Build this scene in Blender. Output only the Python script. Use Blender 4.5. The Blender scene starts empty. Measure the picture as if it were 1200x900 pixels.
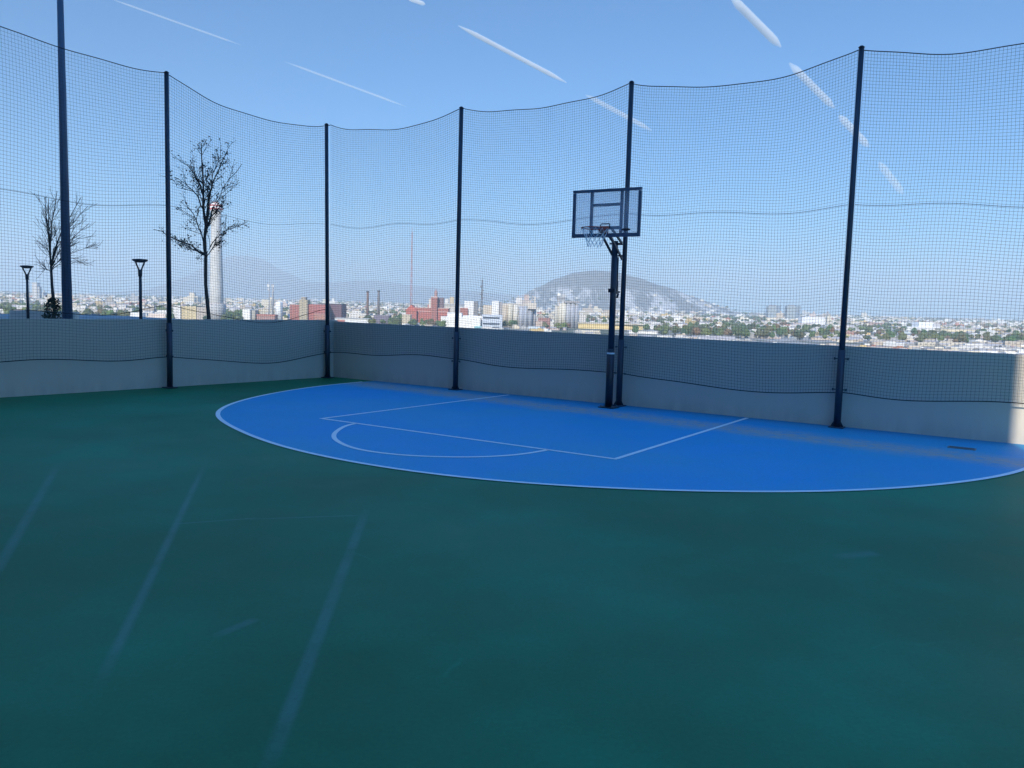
import bpy, bmesh, math, random
from mathutils import Vector, Matrix, Euler
R = math.radians
PI = math.pi
random.seed(11)
SC = bpy.context.scene
C = SC.collection

# ------------------------------------------------------------------ camera
FPX, PITCH, ROLL, EYE = 980.0, R(5.45), R(1.6), 1.785
fwd = Vector((0, math.cos(PITCH), -math.sin(PITCH)))
up0 = Vector((0, math.sin(PITCH), math.cos(PITCH)))
rt = Vector((1, 0, 0)) * math.cos(ROLL) + up0 * math.sin(ROLL)
up = Vector((-1, 0, 0)) * math.sin(ROLL) + up0 * math.cos(ROLL)
cam = bpy.data.cameras.new('camera')
cam.sensor_width = 36
cam.lens = FPX / 1200 * 36
cam.clip_start = 0.05
cam.clip_end = 120000
co = bpy.data.objects.new('camera', cam)
C.objects.link(co)
mw = Matrix((rt, up, -fwd)).transposed().to_4x4()
mw.translation = (0, 0, EYE)
co.matrix_world = mw
SC.camera = co


def at(x, y, D):
    """world point seen at photo pixel x, y and at depth D along +Y (used to take measurements off the photograph)"""
    d = fwd + rt * ((x - 600) / FPX) - up * ((y - 450) / FPX)
    p = d * (D / d.y)
    return Vector((p.x, p.y, p.z + EYE))


def horizon(x):
    d0 = fwd + rt * ((x - 600) / FPX)
    return 450 + d0.z / up.z * FPX


# court frame: u along the free throw line, v towards the back wall
U = Vector((0.8367, -0.5476, 0))
V = Vector((0.5476, 0.8367, 0))
M0 = Vector((-0.7934, 11.0444, 0))
ANG = math.atan2(U.y, U.x)


def W(u, v, z=0.0):
    p = M0 + U * u + V * v
    return Vector((p.x, p.y, z))


# ------------------------------------------------------------------ materials
MATS = {}


def mat(name, col, rough=0.6, metal=0.0, noise=0.0, nscale=3.0, spec=0.5):
    if name in MATS:
        return MATS[name]
    m = bpy.data.materials.new(name)
    m.use_nodes = True
    nt = m.node_tree
    b = nt.nodes['Principled BSDF']
    b.inputs['Roughness'].default_value = rough
    b.inputs['Metallic'].default_value = metal
    b.inputs['Specular IOR Level'].default_value = spec
    if noise:
        tc = nt.nodes.new('ShaderNodeTexCoord')
        n = nt.nodes.new('ShaderNodeTexNoise')
        n.inputs['Scale'].default_value = nscale
        n.inputs['Detail'].default_value = 6
        nt.links.new(tc.outputs['Object'], n.inputs['Vector'])
        mx = nt.nodes.new('ShaderNodeMix')
        mx.data_type = 'RGBA'
        mx.inputs[6].default_value = (*[c * (1 - noise) for c in col], 1)
        mx.inputs[7].default_value = (*[min(1, c * (1 + noise)) for c in col], 1)
        nt.links.new(n.outputs['Fac'], mx.inputs[0])
        nt.links.new(mx.outputs[2], b.inputs['Base Color'])
    else:
        b.inputs['Base Color'].default_value = (*col, 1)
    MATS[name] = m
    return m


class NT:
    """small helper to write node expressions"""
    def __init__(self, name):
        self.m = bpy.data.materials.new(name)
        self.m.use_nodes = True
        self.nt = self.m.node_tree
        self.b = self.nt.nodes['Principled BSDF']

    def n(self, t, **k):
        x = self.nt.nodes.new(t)
        for a, b in k.items():
            setattr(x, a, b)
        return x

    def link(self, a, b):
        self.nt.links.new(a, b)

    def val(self, s, v):
        if isinstance(v, (int, float)):
            s.default_value = v
        else:
            self.link(v, s)

    def math(self, op, a, b=0.0, c=0.0, clamp=False):
        x = self.n('ShaderNodeMath', operation=op, use_clamp=clamp)
        self.val(x.inputs[0], a)
        self.val(x.inputs[1], b)
        self.val(x.inputs[2], c)
        return x.outputs[0]

    def smooth(self, v, a, b):
        """0 at a, 1 at b"""
        x = self.n('ShaderNodeMapRange', interpolation_type='SMOOTHSTEP')
        self.val(x.inputs['Value'], v)
        x.inputs['From Min'].default_value = min(a, b)
        x.inputs['From Max'].default_value = max(a, b)
        x.inputs['To Min'].default_value = 0 if a < b else 1
        x.inputs['To Max'].default_value = 1 if a < b else 0
        return x.outputs[0]

    def noise(self, vec, scale, detail=5, rough=0.55, stretch=None):
        if stretch:
            mp = self.n('ShaderNodeMapping')
            mp.inputs['Scale'].default_value = stretch[:3]
            if len(stretch) > 3:
                mp.inputs['Rotation'].default_value = (0, 0, stretch[3])
            self.link(vec, mp.inputs['Vector'])
            vec = mp.outputs[0]
        x = self.n('ShaderNodeTexNoise')
        x.inputs['Scale'].default_value = scale
        x.inputs['Detail'].default_value = detail
        x.inputs['Roughness'].default_value = rough
        self.link(vec, x.inputs['Vector'])
        return x.outputs['Fac']

    def mix(self, f, a, b):
        x = self.n('ShaderNodeMix', data_type='RGBA')
        self.val(x.inputs[0], f)
        for s, v in ((x.inputs[6], a), (x.inputs[7], b)):
            if isinstance(v, (tuple, list)):
                s.default_value = (*v, 1)
            else:
                self.link(v, s)
        return x.outputs[2]

    def bump(self, h, strength=0.2, dist=0.01):
        x = self.n('ShaderNodeBump')
        x.inputs['Strength'].default_value = strength
        x.inputs['Distance'].default_value = dist
        self.link(h, x.inputs['Height'])
        self.link(x.outputs[0], self.b.inputs['Normal'])

    def seg(self, sx, sy, a, b, w0, w1):
        """1 near the ground segment a-b, fading from half width w0 to w1"""
        dx, dy = b[0] - a[0], b[1] - a[1]
        L = math.hypot(dx, dy)
        dx, dy = dx / L, dy / L
        px = self.math('SUBTRACT', sx, a[0])
        py = self.math('SUBTRACT', sy, a[1])
        t = self.math('ADD', self.math('MULTIPLY', px, dx), self.math('MULTIPLY', py, dy))
        q = self.math('ABSOLUTE', self.math('SUBTRACT', self.math('MULTIPLY', px, dy), self.math('MULTIPLY', py, dx)))
        e = self.math('MULTIPLY', self.smooth(t, -.1, L * .25), self.smooth(t, L + .05, L * .9))
        return self.math('MULTIPLY', e, self.smooth(q, w1, w0))


def floor_material(name, base, dusty, dust_amt, streaks=(), stain=False, rough=0.5):
    t = NT(name)
    tc = t.n('ShaderNodeTexCoord')
    P = tc.outputs['Object']
    s = t.n('ShaderNodeSeparateXYZ')
    t.link(P, s.inputs[0])
    sx, sy = s.outputs[0], s.outputs[1]
    big = t.noise(P, 0.28, 5)
    sweep = t.noise(P, 0.9, 7, 0.62)
    fine = t.noise(P, 38, 5, .7)
    grit = t.noise(P, 420, 2)
    f = t.math('MULTIPLY', t.smooth(sweep, .40, .72), dust_amt * .45)
    f = t.math('ADD', f, t.math('MULTIPLY', t.smooth(big, .36, .7), dust_amt * .75))
    # small pale scuffs
    vo = t.n('ShaderNodeTexVoronoi', feature='DISTANCE_TO_EDGE')
    vo.inputs['Scale'].default_value = .55
    wv = t.n('ShaderNodeVectorMath', operation='ADD')
    t.link(P, wv.inputs[0])
    nz = t.n('ShaderNodeTexNoise')
    nz.inputs['Scale'].default_value = 1.3
    t.link(P, nz.inputs['Vector'])
    t.link(nz.outputs['Color'], wv.inputs[1])
    t.link(wv.outputs[0], vo.inputs['Vector'])
    scuff = t.math('MULTIPLY', t.smooth(vo.outputs['Distance'], .012, .0), t.smooth(t.noise(P, 1.7, 4), .55, .68))
    f = t.math('ADD', f, t.math('MULTIPLY', scuff, .35))
    spk = t.smooth(t.noise(P, 26, 2), .74, .80)
    f = t.math('ADD', f, t.math('MULTIPLY', spk, .5))
    st = 0.0
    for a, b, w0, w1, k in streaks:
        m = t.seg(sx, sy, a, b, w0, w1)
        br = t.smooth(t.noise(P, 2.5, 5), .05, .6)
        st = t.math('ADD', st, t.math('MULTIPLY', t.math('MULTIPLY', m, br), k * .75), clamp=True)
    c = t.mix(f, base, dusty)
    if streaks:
        c = t.mix(st, c, (.12, .27, .25))  # painted light reflections and scratch marks, mixed into the floor colour
    v = t.math('ADD', t.math('MULTIPLY', fine, .62), t.math('MULTIPLY', grit, .5))
    v = t.math('ADD', v, .44)
    hs = t.n('ShaderNodeHueSaturation')
    t.link(v, hs.inputs['Value'])
    t.link(c, hs.inputs['Color'])
    c = hs.outputs[0]
    if stain:
        du = t.math('ADD', t.math('MULTIPLY', t.math('SUBTRACT', sx, M0.x), U.x), t.math('MULTIPLY', t.math('SUBTRACT', sy, M0.y), U.y))
        dv = t.math('ADD', t.math('MULTIPLY', t.math('SUBTRACT', sx, M0.x), V.x), t.math('MULTIPLY', t.math('SUBTRACT', sy, M0.y), V.y))
        wob = t.math('MULTIPLY', t.math('SUBTRACT', t.noise(P, 0.9, 5), .5), .7)
        d = t.math('ABSOLUTE', t.math('ADD', t.math('SUBTRACT', dv, t.math('SUBTRACT', 3.78, t.math('MULTIPLY', du, .095))), wob))
        band = t.smooth(d, .68, .05)
        patch = t.smooth(t.noise(P, 0.75, 5, .6), 0.16, .40)
        patch2 = t.smooth(t.noise(P, 7, 5, .7), .2, .75)
        band = t.math('MULTIPLY', t.math('MULTIPLY', band, patch), t.math('MULTIPLY', patch2, 1.25), clamp=True)
        c = t.mix(t.math('MULTIPLY', band, 1.0), c, (.42, .40, .37))
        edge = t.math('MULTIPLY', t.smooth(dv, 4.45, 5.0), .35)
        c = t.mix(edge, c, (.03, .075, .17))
    t.link(c, t.b.inputs['Base Color'])
    rg = t.math('ADD', t.math('MULTIPLY', sweep, .25), rough - .1)
    t.link(rg, t.b.inputs['Roughness'])
    t.b.inputs['Specular IOR Level'].default_value = 0.3
    t.bump(t.math('ADD', grit, t.math('MULTIPLY', fine, .6)), .25, .004)
    return t.m


def plaster_material():
    t = NT('wall_plaster')
    tc = t.n('ShaderNodeTexCoord')
    P = tc.outputs['Object']
    a = t.noise(P, 0.7, 5)
    b = t.noise(P, 5, 6, .6, (1, 1, .25))
    s = t.n('ShaderNodeSeparateXYZ')
    t.link(P, s.inputs[0])
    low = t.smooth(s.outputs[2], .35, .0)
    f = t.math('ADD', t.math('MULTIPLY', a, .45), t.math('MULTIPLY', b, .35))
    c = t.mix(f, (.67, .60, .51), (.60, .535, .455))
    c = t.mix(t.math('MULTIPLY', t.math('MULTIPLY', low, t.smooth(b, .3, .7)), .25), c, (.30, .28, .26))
    drip = t.smooth(t.noise(P, 2.2, 4, .6, (1, 1, .03)), .58, .75)
    c = t.mix(t.math('MULTIPLY', drip, .1), c, (.33, .31, .29))
    t.link(c, t.b.inputs['Base Color'])
    t.b.inputs['Roughness'].default_value = .9
    t.bump(t.noise(P, 60, 4), .25, .004)
    return t.m


def facade_material():
    """walls of far houses: the object's own colour, rows of small dark openings, pale flat roofs"""
    t = NT('house_wall')
    oi = t.n('ShaderNodeObjectInfo')
    tc = t.n('ShaderNodeTexCoord')
    g = t.n('ShaderNodeNewGeometry')
    s = t.n('ShaderNodeSeparateXYZ')
    t.link(tc.outputs['Object'], s.inputs[0])
    h = t.math('ADD', s.outputs[0], s.outputs[1])
    rnd = oi.outputs['Random']
    per = t.math('ADD', t.math('MULTIPLY', rnd, 1.8), 3.0)
    fx = t.math('FRACT', t.math('ADD', t.math('DIVIDE', h, per), rnd))
    fz = t.math('FRACT', t.math('DIVIDE', s.outputs[2], 3.1))
    win = t.math('MULTIPLY', t.math('MULTIPLY', t.math('GREATER_THAN', fx, .34), t.math('LESS_THAN', fx, .68)),
                 t.math('MULTIPLY', t.math('GREATER_THAN', fz, .36), t.math('LESS_THAN', fz, .74)))
    sn = t.n('ShaderNodeSeparateXYZ')
    t.link(g.outputs['Normal'], sn.inputs[0])
    roof = t.math('GREATER_THAN', sn.outputs[2], .5)
    nn = t.noise(tc.outputs['Object'], .35, 5)
    col = t.mix(t.math('MULTIPLY', nn, .45), oi.outputs['Color'], (.30, .27, .24))
    col = t.mix(t.math('MULTIPLY', win, .6), col, (.07, .08, .09))
    col = t.mix(roof, col, t.mix(nn, (.55, .5, .46), (.33, .29, .27)))
    t.link(col, t.b.inputs['Base Color'])
    t.b.inputs['Roughness'].default_value = .85
    return t.m


def objcol_material(name, dark=.5, scale=2.0, rough=.85):
    t = NT(name)
    oi = t.n('ShaderNodeObjectInfo')
    tc = t.n('ShaderNodeTexCoord')
    n = t.noise(tc.outputs['Object'], scale, 5)
    hs = t.n('ShaderNodeHueSaturation')
    t.link(oi.outputs['Color'], hs.inputs['Color'])
    t.link(t.math('ADD', t.math('MULTIPLY', n, dark * 2), 1 - dark), hs.inputs['Value'])
    t.link(hs.outputs[0], t.b.inputs['Base Color'])
    t.b.inputs['Roughness'].default_value = rough
    return t.m


def vcol_material(name):
    t = NT(name)
    a = t.n('ShaderNodeVertexColor', layer_name='Col')
    t.link(a.outputs[0], t.b.inputs['Base Color'])
    t.b.inputs['Roughness'].default_value = .9
    return t.m


def city_ground_material():
    t = NT('city_ground')
    tc = t.n('ShaderNodeTexCoord')
    P = tc.outputs['Object']
    a = t.noise(P, .012, 6, .65)
    b = t.noise(P, .05, 6, .7)
    c = t.mix(t.smooth(b, .35, .65), (.30, .26, .22), (.42, .39, .35))
    c = t.mix(t.smooth(a, .46, .58), c, (.075, .095, .045))
    t.link(c, t.b.inputs['Base Color'])
    t.b.inputs['Roughness'].default_value = .95
    return t.m


def hill_material():
    t = NT('hillside')
    tc = t.n('ShaderNodeTexCoord')
    P = tc.outputs['Object']
    s = t.n('ShaderNodeSeparateXYZ')
    t.link(P, s.inputs[0])
    a = t.noise(P, .011, 8, .7, (1, .16, .0))
    b = t.noise(P, .04, 8, .75, (1, .16, .0))
    c = t.mix(t.smooth(b, .35, .7), (.15, .14, .115), (.24, .215, .17))
    bare = t.math('MULTIPLY', t.smooth(t.math('ADD', t.math('MULTIPLY', a, .6), t.math('MULTIPLY', b, .4)),   .475, .545),
                  t.smooth(s.outputs[2], 105, 70))
    c = t.mix(bare, c, (.62, .57, .5))
    t.link(c, t.b.inputs['Base Color'])
    t.b.inputs['Roughness'].default_value = .95
    t.bump(b, .6, 12)
    return t.m


M_GREEN = floor_material('green_acrylic', (.012, .105, .075), (.055, .155, .14), .38,
                         streaks=[((at(240, 545, 5).x, 0), (0, 0), 1, 1, 0)][:0], rough=.55)


def ground_px(x, y):
    d = fwd + rt * ((x - 600) / FPX) - up * ((y - 450) / FPX)
    k = -EYE / d.z
    return (d.x * k, d.y * k)


STREAKS = [  # long ones paint in reflected ceiling lights; short ones are scratches and smudges
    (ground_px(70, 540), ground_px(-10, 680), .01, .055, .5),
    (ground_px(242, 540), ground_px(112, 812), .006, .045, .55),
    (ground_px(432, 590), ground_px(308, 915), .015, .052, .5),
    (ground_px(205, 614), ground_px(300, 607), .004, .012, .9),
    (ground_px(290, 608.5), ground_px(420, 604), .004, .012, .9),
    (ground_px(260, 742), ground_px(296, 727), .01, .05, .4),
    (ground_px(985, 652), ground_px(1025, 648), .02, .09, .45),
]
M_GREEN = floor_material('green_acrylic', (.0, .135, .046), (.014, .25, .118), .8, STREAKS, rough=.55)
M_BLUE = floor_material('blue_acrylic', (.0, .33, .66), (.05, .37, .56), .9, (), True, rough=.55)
M_PLASTER = plaster_material()
M_HOUSE = facade_material()
M_OBJ = objcol_material('painted_masonry', .28, .25)
M_CROWN = objcol_material('tree_crown', .55, .5)
M_VCOL = vcol_material('far_masonry')
M_VTREE = vcol_material('far_foliage')
M_CITY = city_ground_material()
M_HILL = hill_material()
M_LINE = mat('court_white', (.86, .88, .88), .6, noise=.08, nscale=6)
M_POLE = mat('black_steel', (.024, .036, .06), .38, noise=.3, nscale=4)
M_GOAL = mat('black_goal_steel', (.014, .017, .03), .35, noise=.3, nscale=5)
M_GOAL2 = mat('grey_goal_steel', (.08, .11, .17), .35, noise=.2, nscale=5)
M_ROPE = mat('black_rope', (.02, .022, .025), .8)
M_TWINE = mat('black_twine', (.022, .025, .03), .8)
M_MAST = mat('dark_mast_steel', (.06, .10, .16), .45, noise=.2, nscale=2)
M_LAMP = mat('dark_lamp_metal', (.03, .032, .038), .5)
M_BARK = mat('tree_bark', (.065, .055, .048), .9, noise=.4, nscale=12)
M_LEAF = mat('dry_leaf', (.055, .05, .03), .8, noise=.4, nscale=4)
M_SHRUB = mat('shrub_leaf', (.025, .045, .022), .7, noise=.4, nscale=6)
M_RIM = mat('orange_rim', (.42, .07, .05), .45)
M_NET = mat('white_net', (.75, .75, .75), .8)
M_STICKER = mat('white_sticker', (.8, .8, .8), .5)
M_DECK = mat('terrace_paving', (.32, .30, .28), .85, noise=.15, nscale=2)
M_CONC = mat('podium_concrete', (.4, .38, .36), .85, noise=.12, nscale=.3)
M_RIDGE = mat('ridge_rock', (.13, .12, .10), .95, noise=.3, nscale=.003)
M_DRAIN = mat('drain_metal', (.10, .10, .10), .5, .6)
M_GLASSD = mat('office_glass', (.05, .065, .09), .15)
M_REDSTEEL = mat('faded_red_steel', (.5, .2, .17), .6)
M_GREYSTEEL = mat('grey_lattice_steel', (.2, .2, .21), .6)


def acrylic():
    t = NT('clear_acrylic')
    out = t.nt.nodes['Material Output']
    tr = t.n('ShaderNodeBsdfTransparent')
    tr.inputs[0].default_value = (.93, .94, .97, 1)
    df = t.n('ShaderNodeBsdfDiffuse')
    df.inputs[0].default_value = (.75, .78, .85, 1)
    gl = t.n('ShaderNodeBsdfGlossy')
    gl.inputs[1].default_value = .05
    m1 = t.n('ShaderNodeMixShader')
    m1.inputs[0].default_value = .17
    t.link(tr.outputs[0], m1.inputs[1])
    t.link(df.outputs[0], m1.inputs[2])
    m2 = t.n('ShaderNodeMixShader')
    m2.inputs[0].default_value = .05
    t.link(m1.outputs[0], m2.inputs[1])
    t.link(gl.outputs[0], m2.inputs[2])
    t.link(m2.outputs[0], out.inputs[0])
    return t.m


M_ACRYLIC = acrylic()


# ------------------------------------------------------------------ mesh helpers
def obj(name, bm, m=None, parent=None, smooth=False):
    me = bpy.data.meshes.new(name)
    bm.to_mesh(me)
    bm.free()
    if smooth:
        me.polygons.foreach_set('use_smooth', [True] * len(me.polygons))
    o = bpy.data.objects.new(name, me)
    C.objects.link(o)
    if m:
        me.materials.append(m)
    if parent:
        o.parent = parent
    return o


def pym(name, verts, faces, m=None, parent=None, smooth=False):
    me = bpy.data.meshes.new(name)
    me.from_pydata(verts, [], faces)
    if smooth:
        me.polygons.foreach_set('use_smooth', [True] * len(me.polygons))
    me.update()
    o = bpy.data.objects.new(name, me)
    C.objects.link(o)
    if m:
        me.materials.append(m)
    if parent:
        o.parent = parent
    return o


def tag(o, label, cat, group=None):
    o['label'] = label
    o['category'] = cat
    if group:
        o['group'] = group
    return o


def kind(o, k):
    o['kind'] = k
    return o


def thing(name, label, cat, loc=(0, 0, 0), rz=0.0, group=None):
    o = bpy.data.objects.new(name, None)
    C.objects.link(o)
    o.location = loc
    o.rotation_euler = (0, 0, rz)
    o.empty_display_size = .2
    return tag(o, label, cat, group)


def box(bm, c, s, rot=None, bev=0.0):
    r = bmesh.ops.create_cube(bm, size=1)
    vs = r['verts']
    mt = Matrix.Translation(c) @ (rot.to_matrix().to_4x4() if rot else Matrix()) @ Matrix.Diagonal((*s, 1))
    bmesh.ops.transform(bm, matrix=mt, verts=vs)
    if bev:
        es = list({e for v in vs for e in v.link_edges})
        bmesh.ops.bevel(bm, geom=es, offset=bev, segments=2, affect='EDGES', profile=.6)
    return vs


def cyl(bm, a, b, r0, r1=None, n=16):
    a, b = Vector(a), Vector(b)
    d = b - a
    r1 = r0 if r1 is None else r1
    r = bmesh.ops.create_cone(bm, cap_ends=True, segments=n, radius1=r0, radius2=r1, depth=d.length)
    q = d.to_track_quat('Z', 'Y')
    bmesh.ops.transform(bm, matrix=Matrix.Translation((a + b) / 2) @ q.to_matrix().to_4x4(), verts=r['verts'])


def lathe(bm, prof, n=24, c=(0, 0, 0)):
    rings = []
    for r, z in prof:
        rings.append([bm.verts.new((c[0] + r * math.cos(2 * PI * i / n), c[1] + r * math.sin(2 * PI * i / n), c[2] + z)) for i in range(n)])
    for a, b in zip(rings, rings[1:]):
        for i in range(n):
            bm.faces.new((a[i], a[(i + 1) % n], b[(i + 1) % n], b[i]))
    bm.faces.new(rings[0][::-1])
    bm.faces.new(rings[-1])


def tube_into(verts, faces, pts, rad, n=3):
    """append a tube along pts (rad: number or list) to plain lists"""
    k0 = len(verts)
    N = len(pts)
    for i, p in enumerate(pts):
        d = (pts[min(i + 1, N - 1)] - pts[max(i - 1, 0)])
        if d.length < 1e-9:
            d = Vector((0, 0, 1))
        d.normalize()
        a = d.cross(Vector((0, 0, 1)) if abs(d.z) < .9 else Vector((1, 0, 0)))
        a.normalize()
        b = d.cross(a)
        r = rad[i] if isinstance(rad, (list, tuple)) else rad
        for j in range(n):
            t = 2 * PI * j / n
            verts.append(p + a * (r * math.cos(t)) + b * (r * math.sin(t)))
    for i in range(N - 1):
        for j in range(n):
            q = k0 + i * n
            faces.append((q + j, q + (j + 1) % n, q + n + (j + 1) % n, q + n + j))


def prism(bm, poly, z0, z1):
    lo = [bm.verts.new((p[0], p[1], z0)) for p in poly]
    hi = [bm.verts.new((p[0], p[1], z1)) for p in poly]
    n = len(poly)
    bm.faces.new(hi)
    bm.faces.new(lo[::-1])
    for i in range(n):
        bm.faces.new((lo[i], lo[(i + 1) % n], hi[(i + 1) % n], hi[i]))


def sheet(name, pts, z, m):
    bm = bmesh.new()
    bm.faces.new([bm.verts.new((p[0], p[1], z)) for p in pts])
    bmesh.ops.recalc_face_normals(bm, faces=bm.faces)
    if bm.faces[:][0].normal.z < 0:
        bmesh.ops.reverse_faces(bm, faces=bm.faces)
    return obj(name, bm, m)


# ------------------------------------------------------------------ court, terrace, podium
CITY_Z = -25.0
WALL_V = 5.02           # face of the back wall
LW = lambda v: -7.28 + (v - 4.9) * 0.102        # u of the left wall's face at v
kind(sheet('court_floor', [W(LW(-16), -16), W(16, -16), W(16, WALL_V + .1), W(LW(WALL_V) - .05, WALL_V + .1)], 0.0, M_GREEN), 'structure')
kind(sheet('terrace_floor', [W(-60, -16), W(LW(-16) - .06, -16), W(LW(WALL_V) - .06, WALL_V + .12), W(-9, 14), W(-24, 30), W(-60, 30)], -.004, M_DECK), 'structure')
bm = bmesh.new()
prism(bm, [W(-60, -16), W(16, -16), W(16, WALL_V + .24), W(-8.2, WALL_V + .24), W(-9, 14), W(-24, 30), W(-60, 30)], CITY_Z, -.02)
bmesh.ops.recalc_face_normals(bm, faces=bm.faces)
kind(obj('podium_slab', bm, M_CONC), 'structure')

# blue playing area inside the three point line
AC, AR = (0.292, 4.142), 6.28
NA = 96


def bent(meas, c, R0, t):
    w = [(-3, 1), (-2, 2), (-1, 3), (0, 4), (1, 3), (2, 2), (3, 1)]
    return sum(k * bent0(meas, c, R0, min(max(t + d * .055, PI * .97), PI * 2.03)) for d, k in w) / 16


def bent0(meas, c, R0, t):
    """radius of a hand-painted curve at angle t, from a few measured points"""
    ms = sorted((math.atan2(v - c[1], u - c[0]) % (2 * PI), math.hypot(u - c[0], v - c[1])) for u, v in meas)
    t = t % (2 * PI)
    if t <= ms[0][0]:
        return ms[0][1]
    for (a, ra), (b, rb) in zip(ms, ms[1:]):
        if t <= b:
            k = (t - a) / (b - a)
            return ra + (rb - ra) * k
    return ms[-1][1]


ARC_M = [(-5.95, 4.59), (-5.55, 1.92), (-4.11, -.6), (-2.39, -1.50), (.09, -2.13), (1.86, -1.97), (2.98, -1.51), (4.03, -.85), (5.06, .08), (5.73, 1.03), (6.4, 2.5)]
FT_M = [(-1.72, -.10), (-1.45, -.62), (-1.16, -1.0), (-.72, -1.33), (-.22, -1.53), (.3, -1.5), (.84, -1.24), (1.38, -.61), (1.49, -.03)]
arc = []
for i in range(NA + 1):
    t = PI + PI * i / NA
    r_ = bent(ARC_M, AC, AR, t)
    arc.append((AC[0] + r_ * math.cos(t), AC[1] + r_ * math.sin(t)))
blue = [W(u, v) for u, v in arc] + [W(AC[0] + AR, WALL_V), W(AC[0] - AR, WALL_V)]
kind(sheet('blue_playing_area', blue, 0.004, M_BLUE), 'structure')


def strip(name, path, w, z=0.008):
    bm = bmesh.new()
    L = []
    for i, p in enumerate(path):
        a, b = Vector(path[max(i - 1, 0)]), Vector(path[min(i + 1, len(path) - 1)])
        d = (b - a).normalized()
        nrm = Vector((-d.y, d.x))
        q = Vector(p)
        L.append((q + nrm * w / 2, q - nrm * w / 2))
    vs = [(bm.verts.new(W(a.x, a.y, z)), bm.verts.new(W(b.x, b.y, z))) for a, b in L]
    for a, b in zip(vs, vs[1:]):
        bm.faces.new((a[0], a[1], b[1], b[0]))
    bmesh.ops.recalc_face_normals(bm, faces=bm.faces)
    if bm.faces[:][0].normal.z < 0:
        bmesh.ops.reverse_faces(bm, faces=bm.faces)
    return kind(obj(name, bm, M_LINE), 'structure')


strip('three_point_line', [(AC[0] - AR, 4.62)] + arc + [(AC[0] + AR, 4.95)], .066)
strip('free_throw_line', [(-2.455, 0), (2.455, 0)], .062)
strip('lane_line', [(-2.43, .025), (-2.30, 4.86)], .062)
strip('lane_line', [(2.43, .025), (2.43, 4.93)], .062)
FC = (-.10, .0)
strip('free_throw_circle', [(FC[0] + bent(FT_M, FC, 1.6, t) * math.cos(t), FC[1] + bent(FT_M, FC, 1.6, t) * math.sin(t)) for t in (PI + PI * i / 60 for i in range(61))], .062)


# parapet walls
def wall(name, pts, h, label):
    bm = bmesh.new()
    prism(bm, pts, 0.0 - .01, h)
    bmesh.ops.recalc_face_normals(bm, faces=bm.faces)
    bmesh.ops.bevel(bm, geom=[e for e in bm.edges if all(v.co.z > h - .01 for v in e.verts)], offset=.012, segments=2, affect='EDGES')
    return tag(obj(name, bm, M_PLASTER), label, 'wall')


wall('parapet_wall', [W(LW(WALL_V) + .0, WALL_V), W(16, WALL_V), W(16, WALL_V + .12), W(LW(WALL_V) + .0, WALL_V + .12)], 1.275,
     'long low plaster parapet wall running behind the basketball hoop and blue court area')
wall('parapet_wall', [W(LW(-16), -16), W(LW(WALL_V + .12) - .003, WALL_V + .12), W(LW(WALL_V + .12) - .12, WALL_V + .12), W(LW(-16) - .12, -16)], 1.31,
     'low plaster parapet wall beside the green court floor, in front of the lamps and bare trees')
# low planter wall on the terrace behind
pa, pb = at(11, 371, 40), at(88, 371, 40)
bm = bmesh.new()
prism(bm, [(pa.x, pa.y), (pb.x, pb.y), (pb.x, pb.y + .4), (pa.x, pa.y + .4)], -.005, .83)
bmesh.ops.recalc_face_normals(bm, faces=bm.faces)
tag(obj('planter_wall', bm, M_PLASTER), 'short grey wall on the terrace beyond, behind the small leafy shrub', 'wall')


# ------------------------------------------------------------------ net poles
def net_pole(u, v, label, extra_gusset=False, first=[None]):
    p = W(u, v)
    if first[0] is None:
        t = thing('net_pole', label, 'net pole', p, ANG, 'tall black poles holding up the ball net')
        bm = bmesh.new()
        cyl(bm, (0, 0, .02), (0, 0, 5.75), .045, .040, 16)
        obj('shaft', bm, M_POLE, t, True)
        bm = bmesh.new()
        cyl(bm, (0, 0, .02), (0, 0, 1.22), .055, .055, 16)
        obj('sleeve', bm, M_POLE, t, True)
        bm = bmesh.new()
        box(bm, (0, 0, .012), (.22, .2, .02), bev=.004)
        obj('base_plate', bm, M_POLE, t)
        for s in (-1, 1):
            bm = bmesh.new()
            vs = [bm.verts.new(c) for c in ((s * .055, -.006, .02), (s * .10, -.006, .02), (s * .055, -.006, .10),
                                            (s * .055, .006, .02), (s * .10, .006, .02), (s * .055, .006, .10))]
            for f in ((0, 1, 2), (5, 4, 3), (0, 3, 4, 1), (1, 4, 5, 2), (2, 5, 3, 0)):
                bm.faces.new([vs[i] for i in f])
            obj('gusset', bm, M_POLE, t)
        for z in (.60, 1.08):
            bm = bmesh.new()
            cyl(bm, (-.105, 0, z), (.105, 0, z), .009, n=8)
            for s in (-1, 1):
                cyl(bm, (s * .1, 0, z - .02), (s * .1, 0, z + .02), .011, n=8)
            obj('rope_bracket', bm, M_POLE, t)
        bm = bmesh.new()
        cyl(bm, (0, 0, 5.75), (0, 0, 5.775), .05, .02, 16)
        obj('cap', bm, M_POLE, t, True)
        first[0] = t
        return t
    t = first[0].copy()
    C.objects.link(t)
    t.location = p
    t['label'] = label
    for ch in first[0].children:
        c = ch.copy()
        C.objects.link(c)
        c.parent = t
    return t


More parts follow.
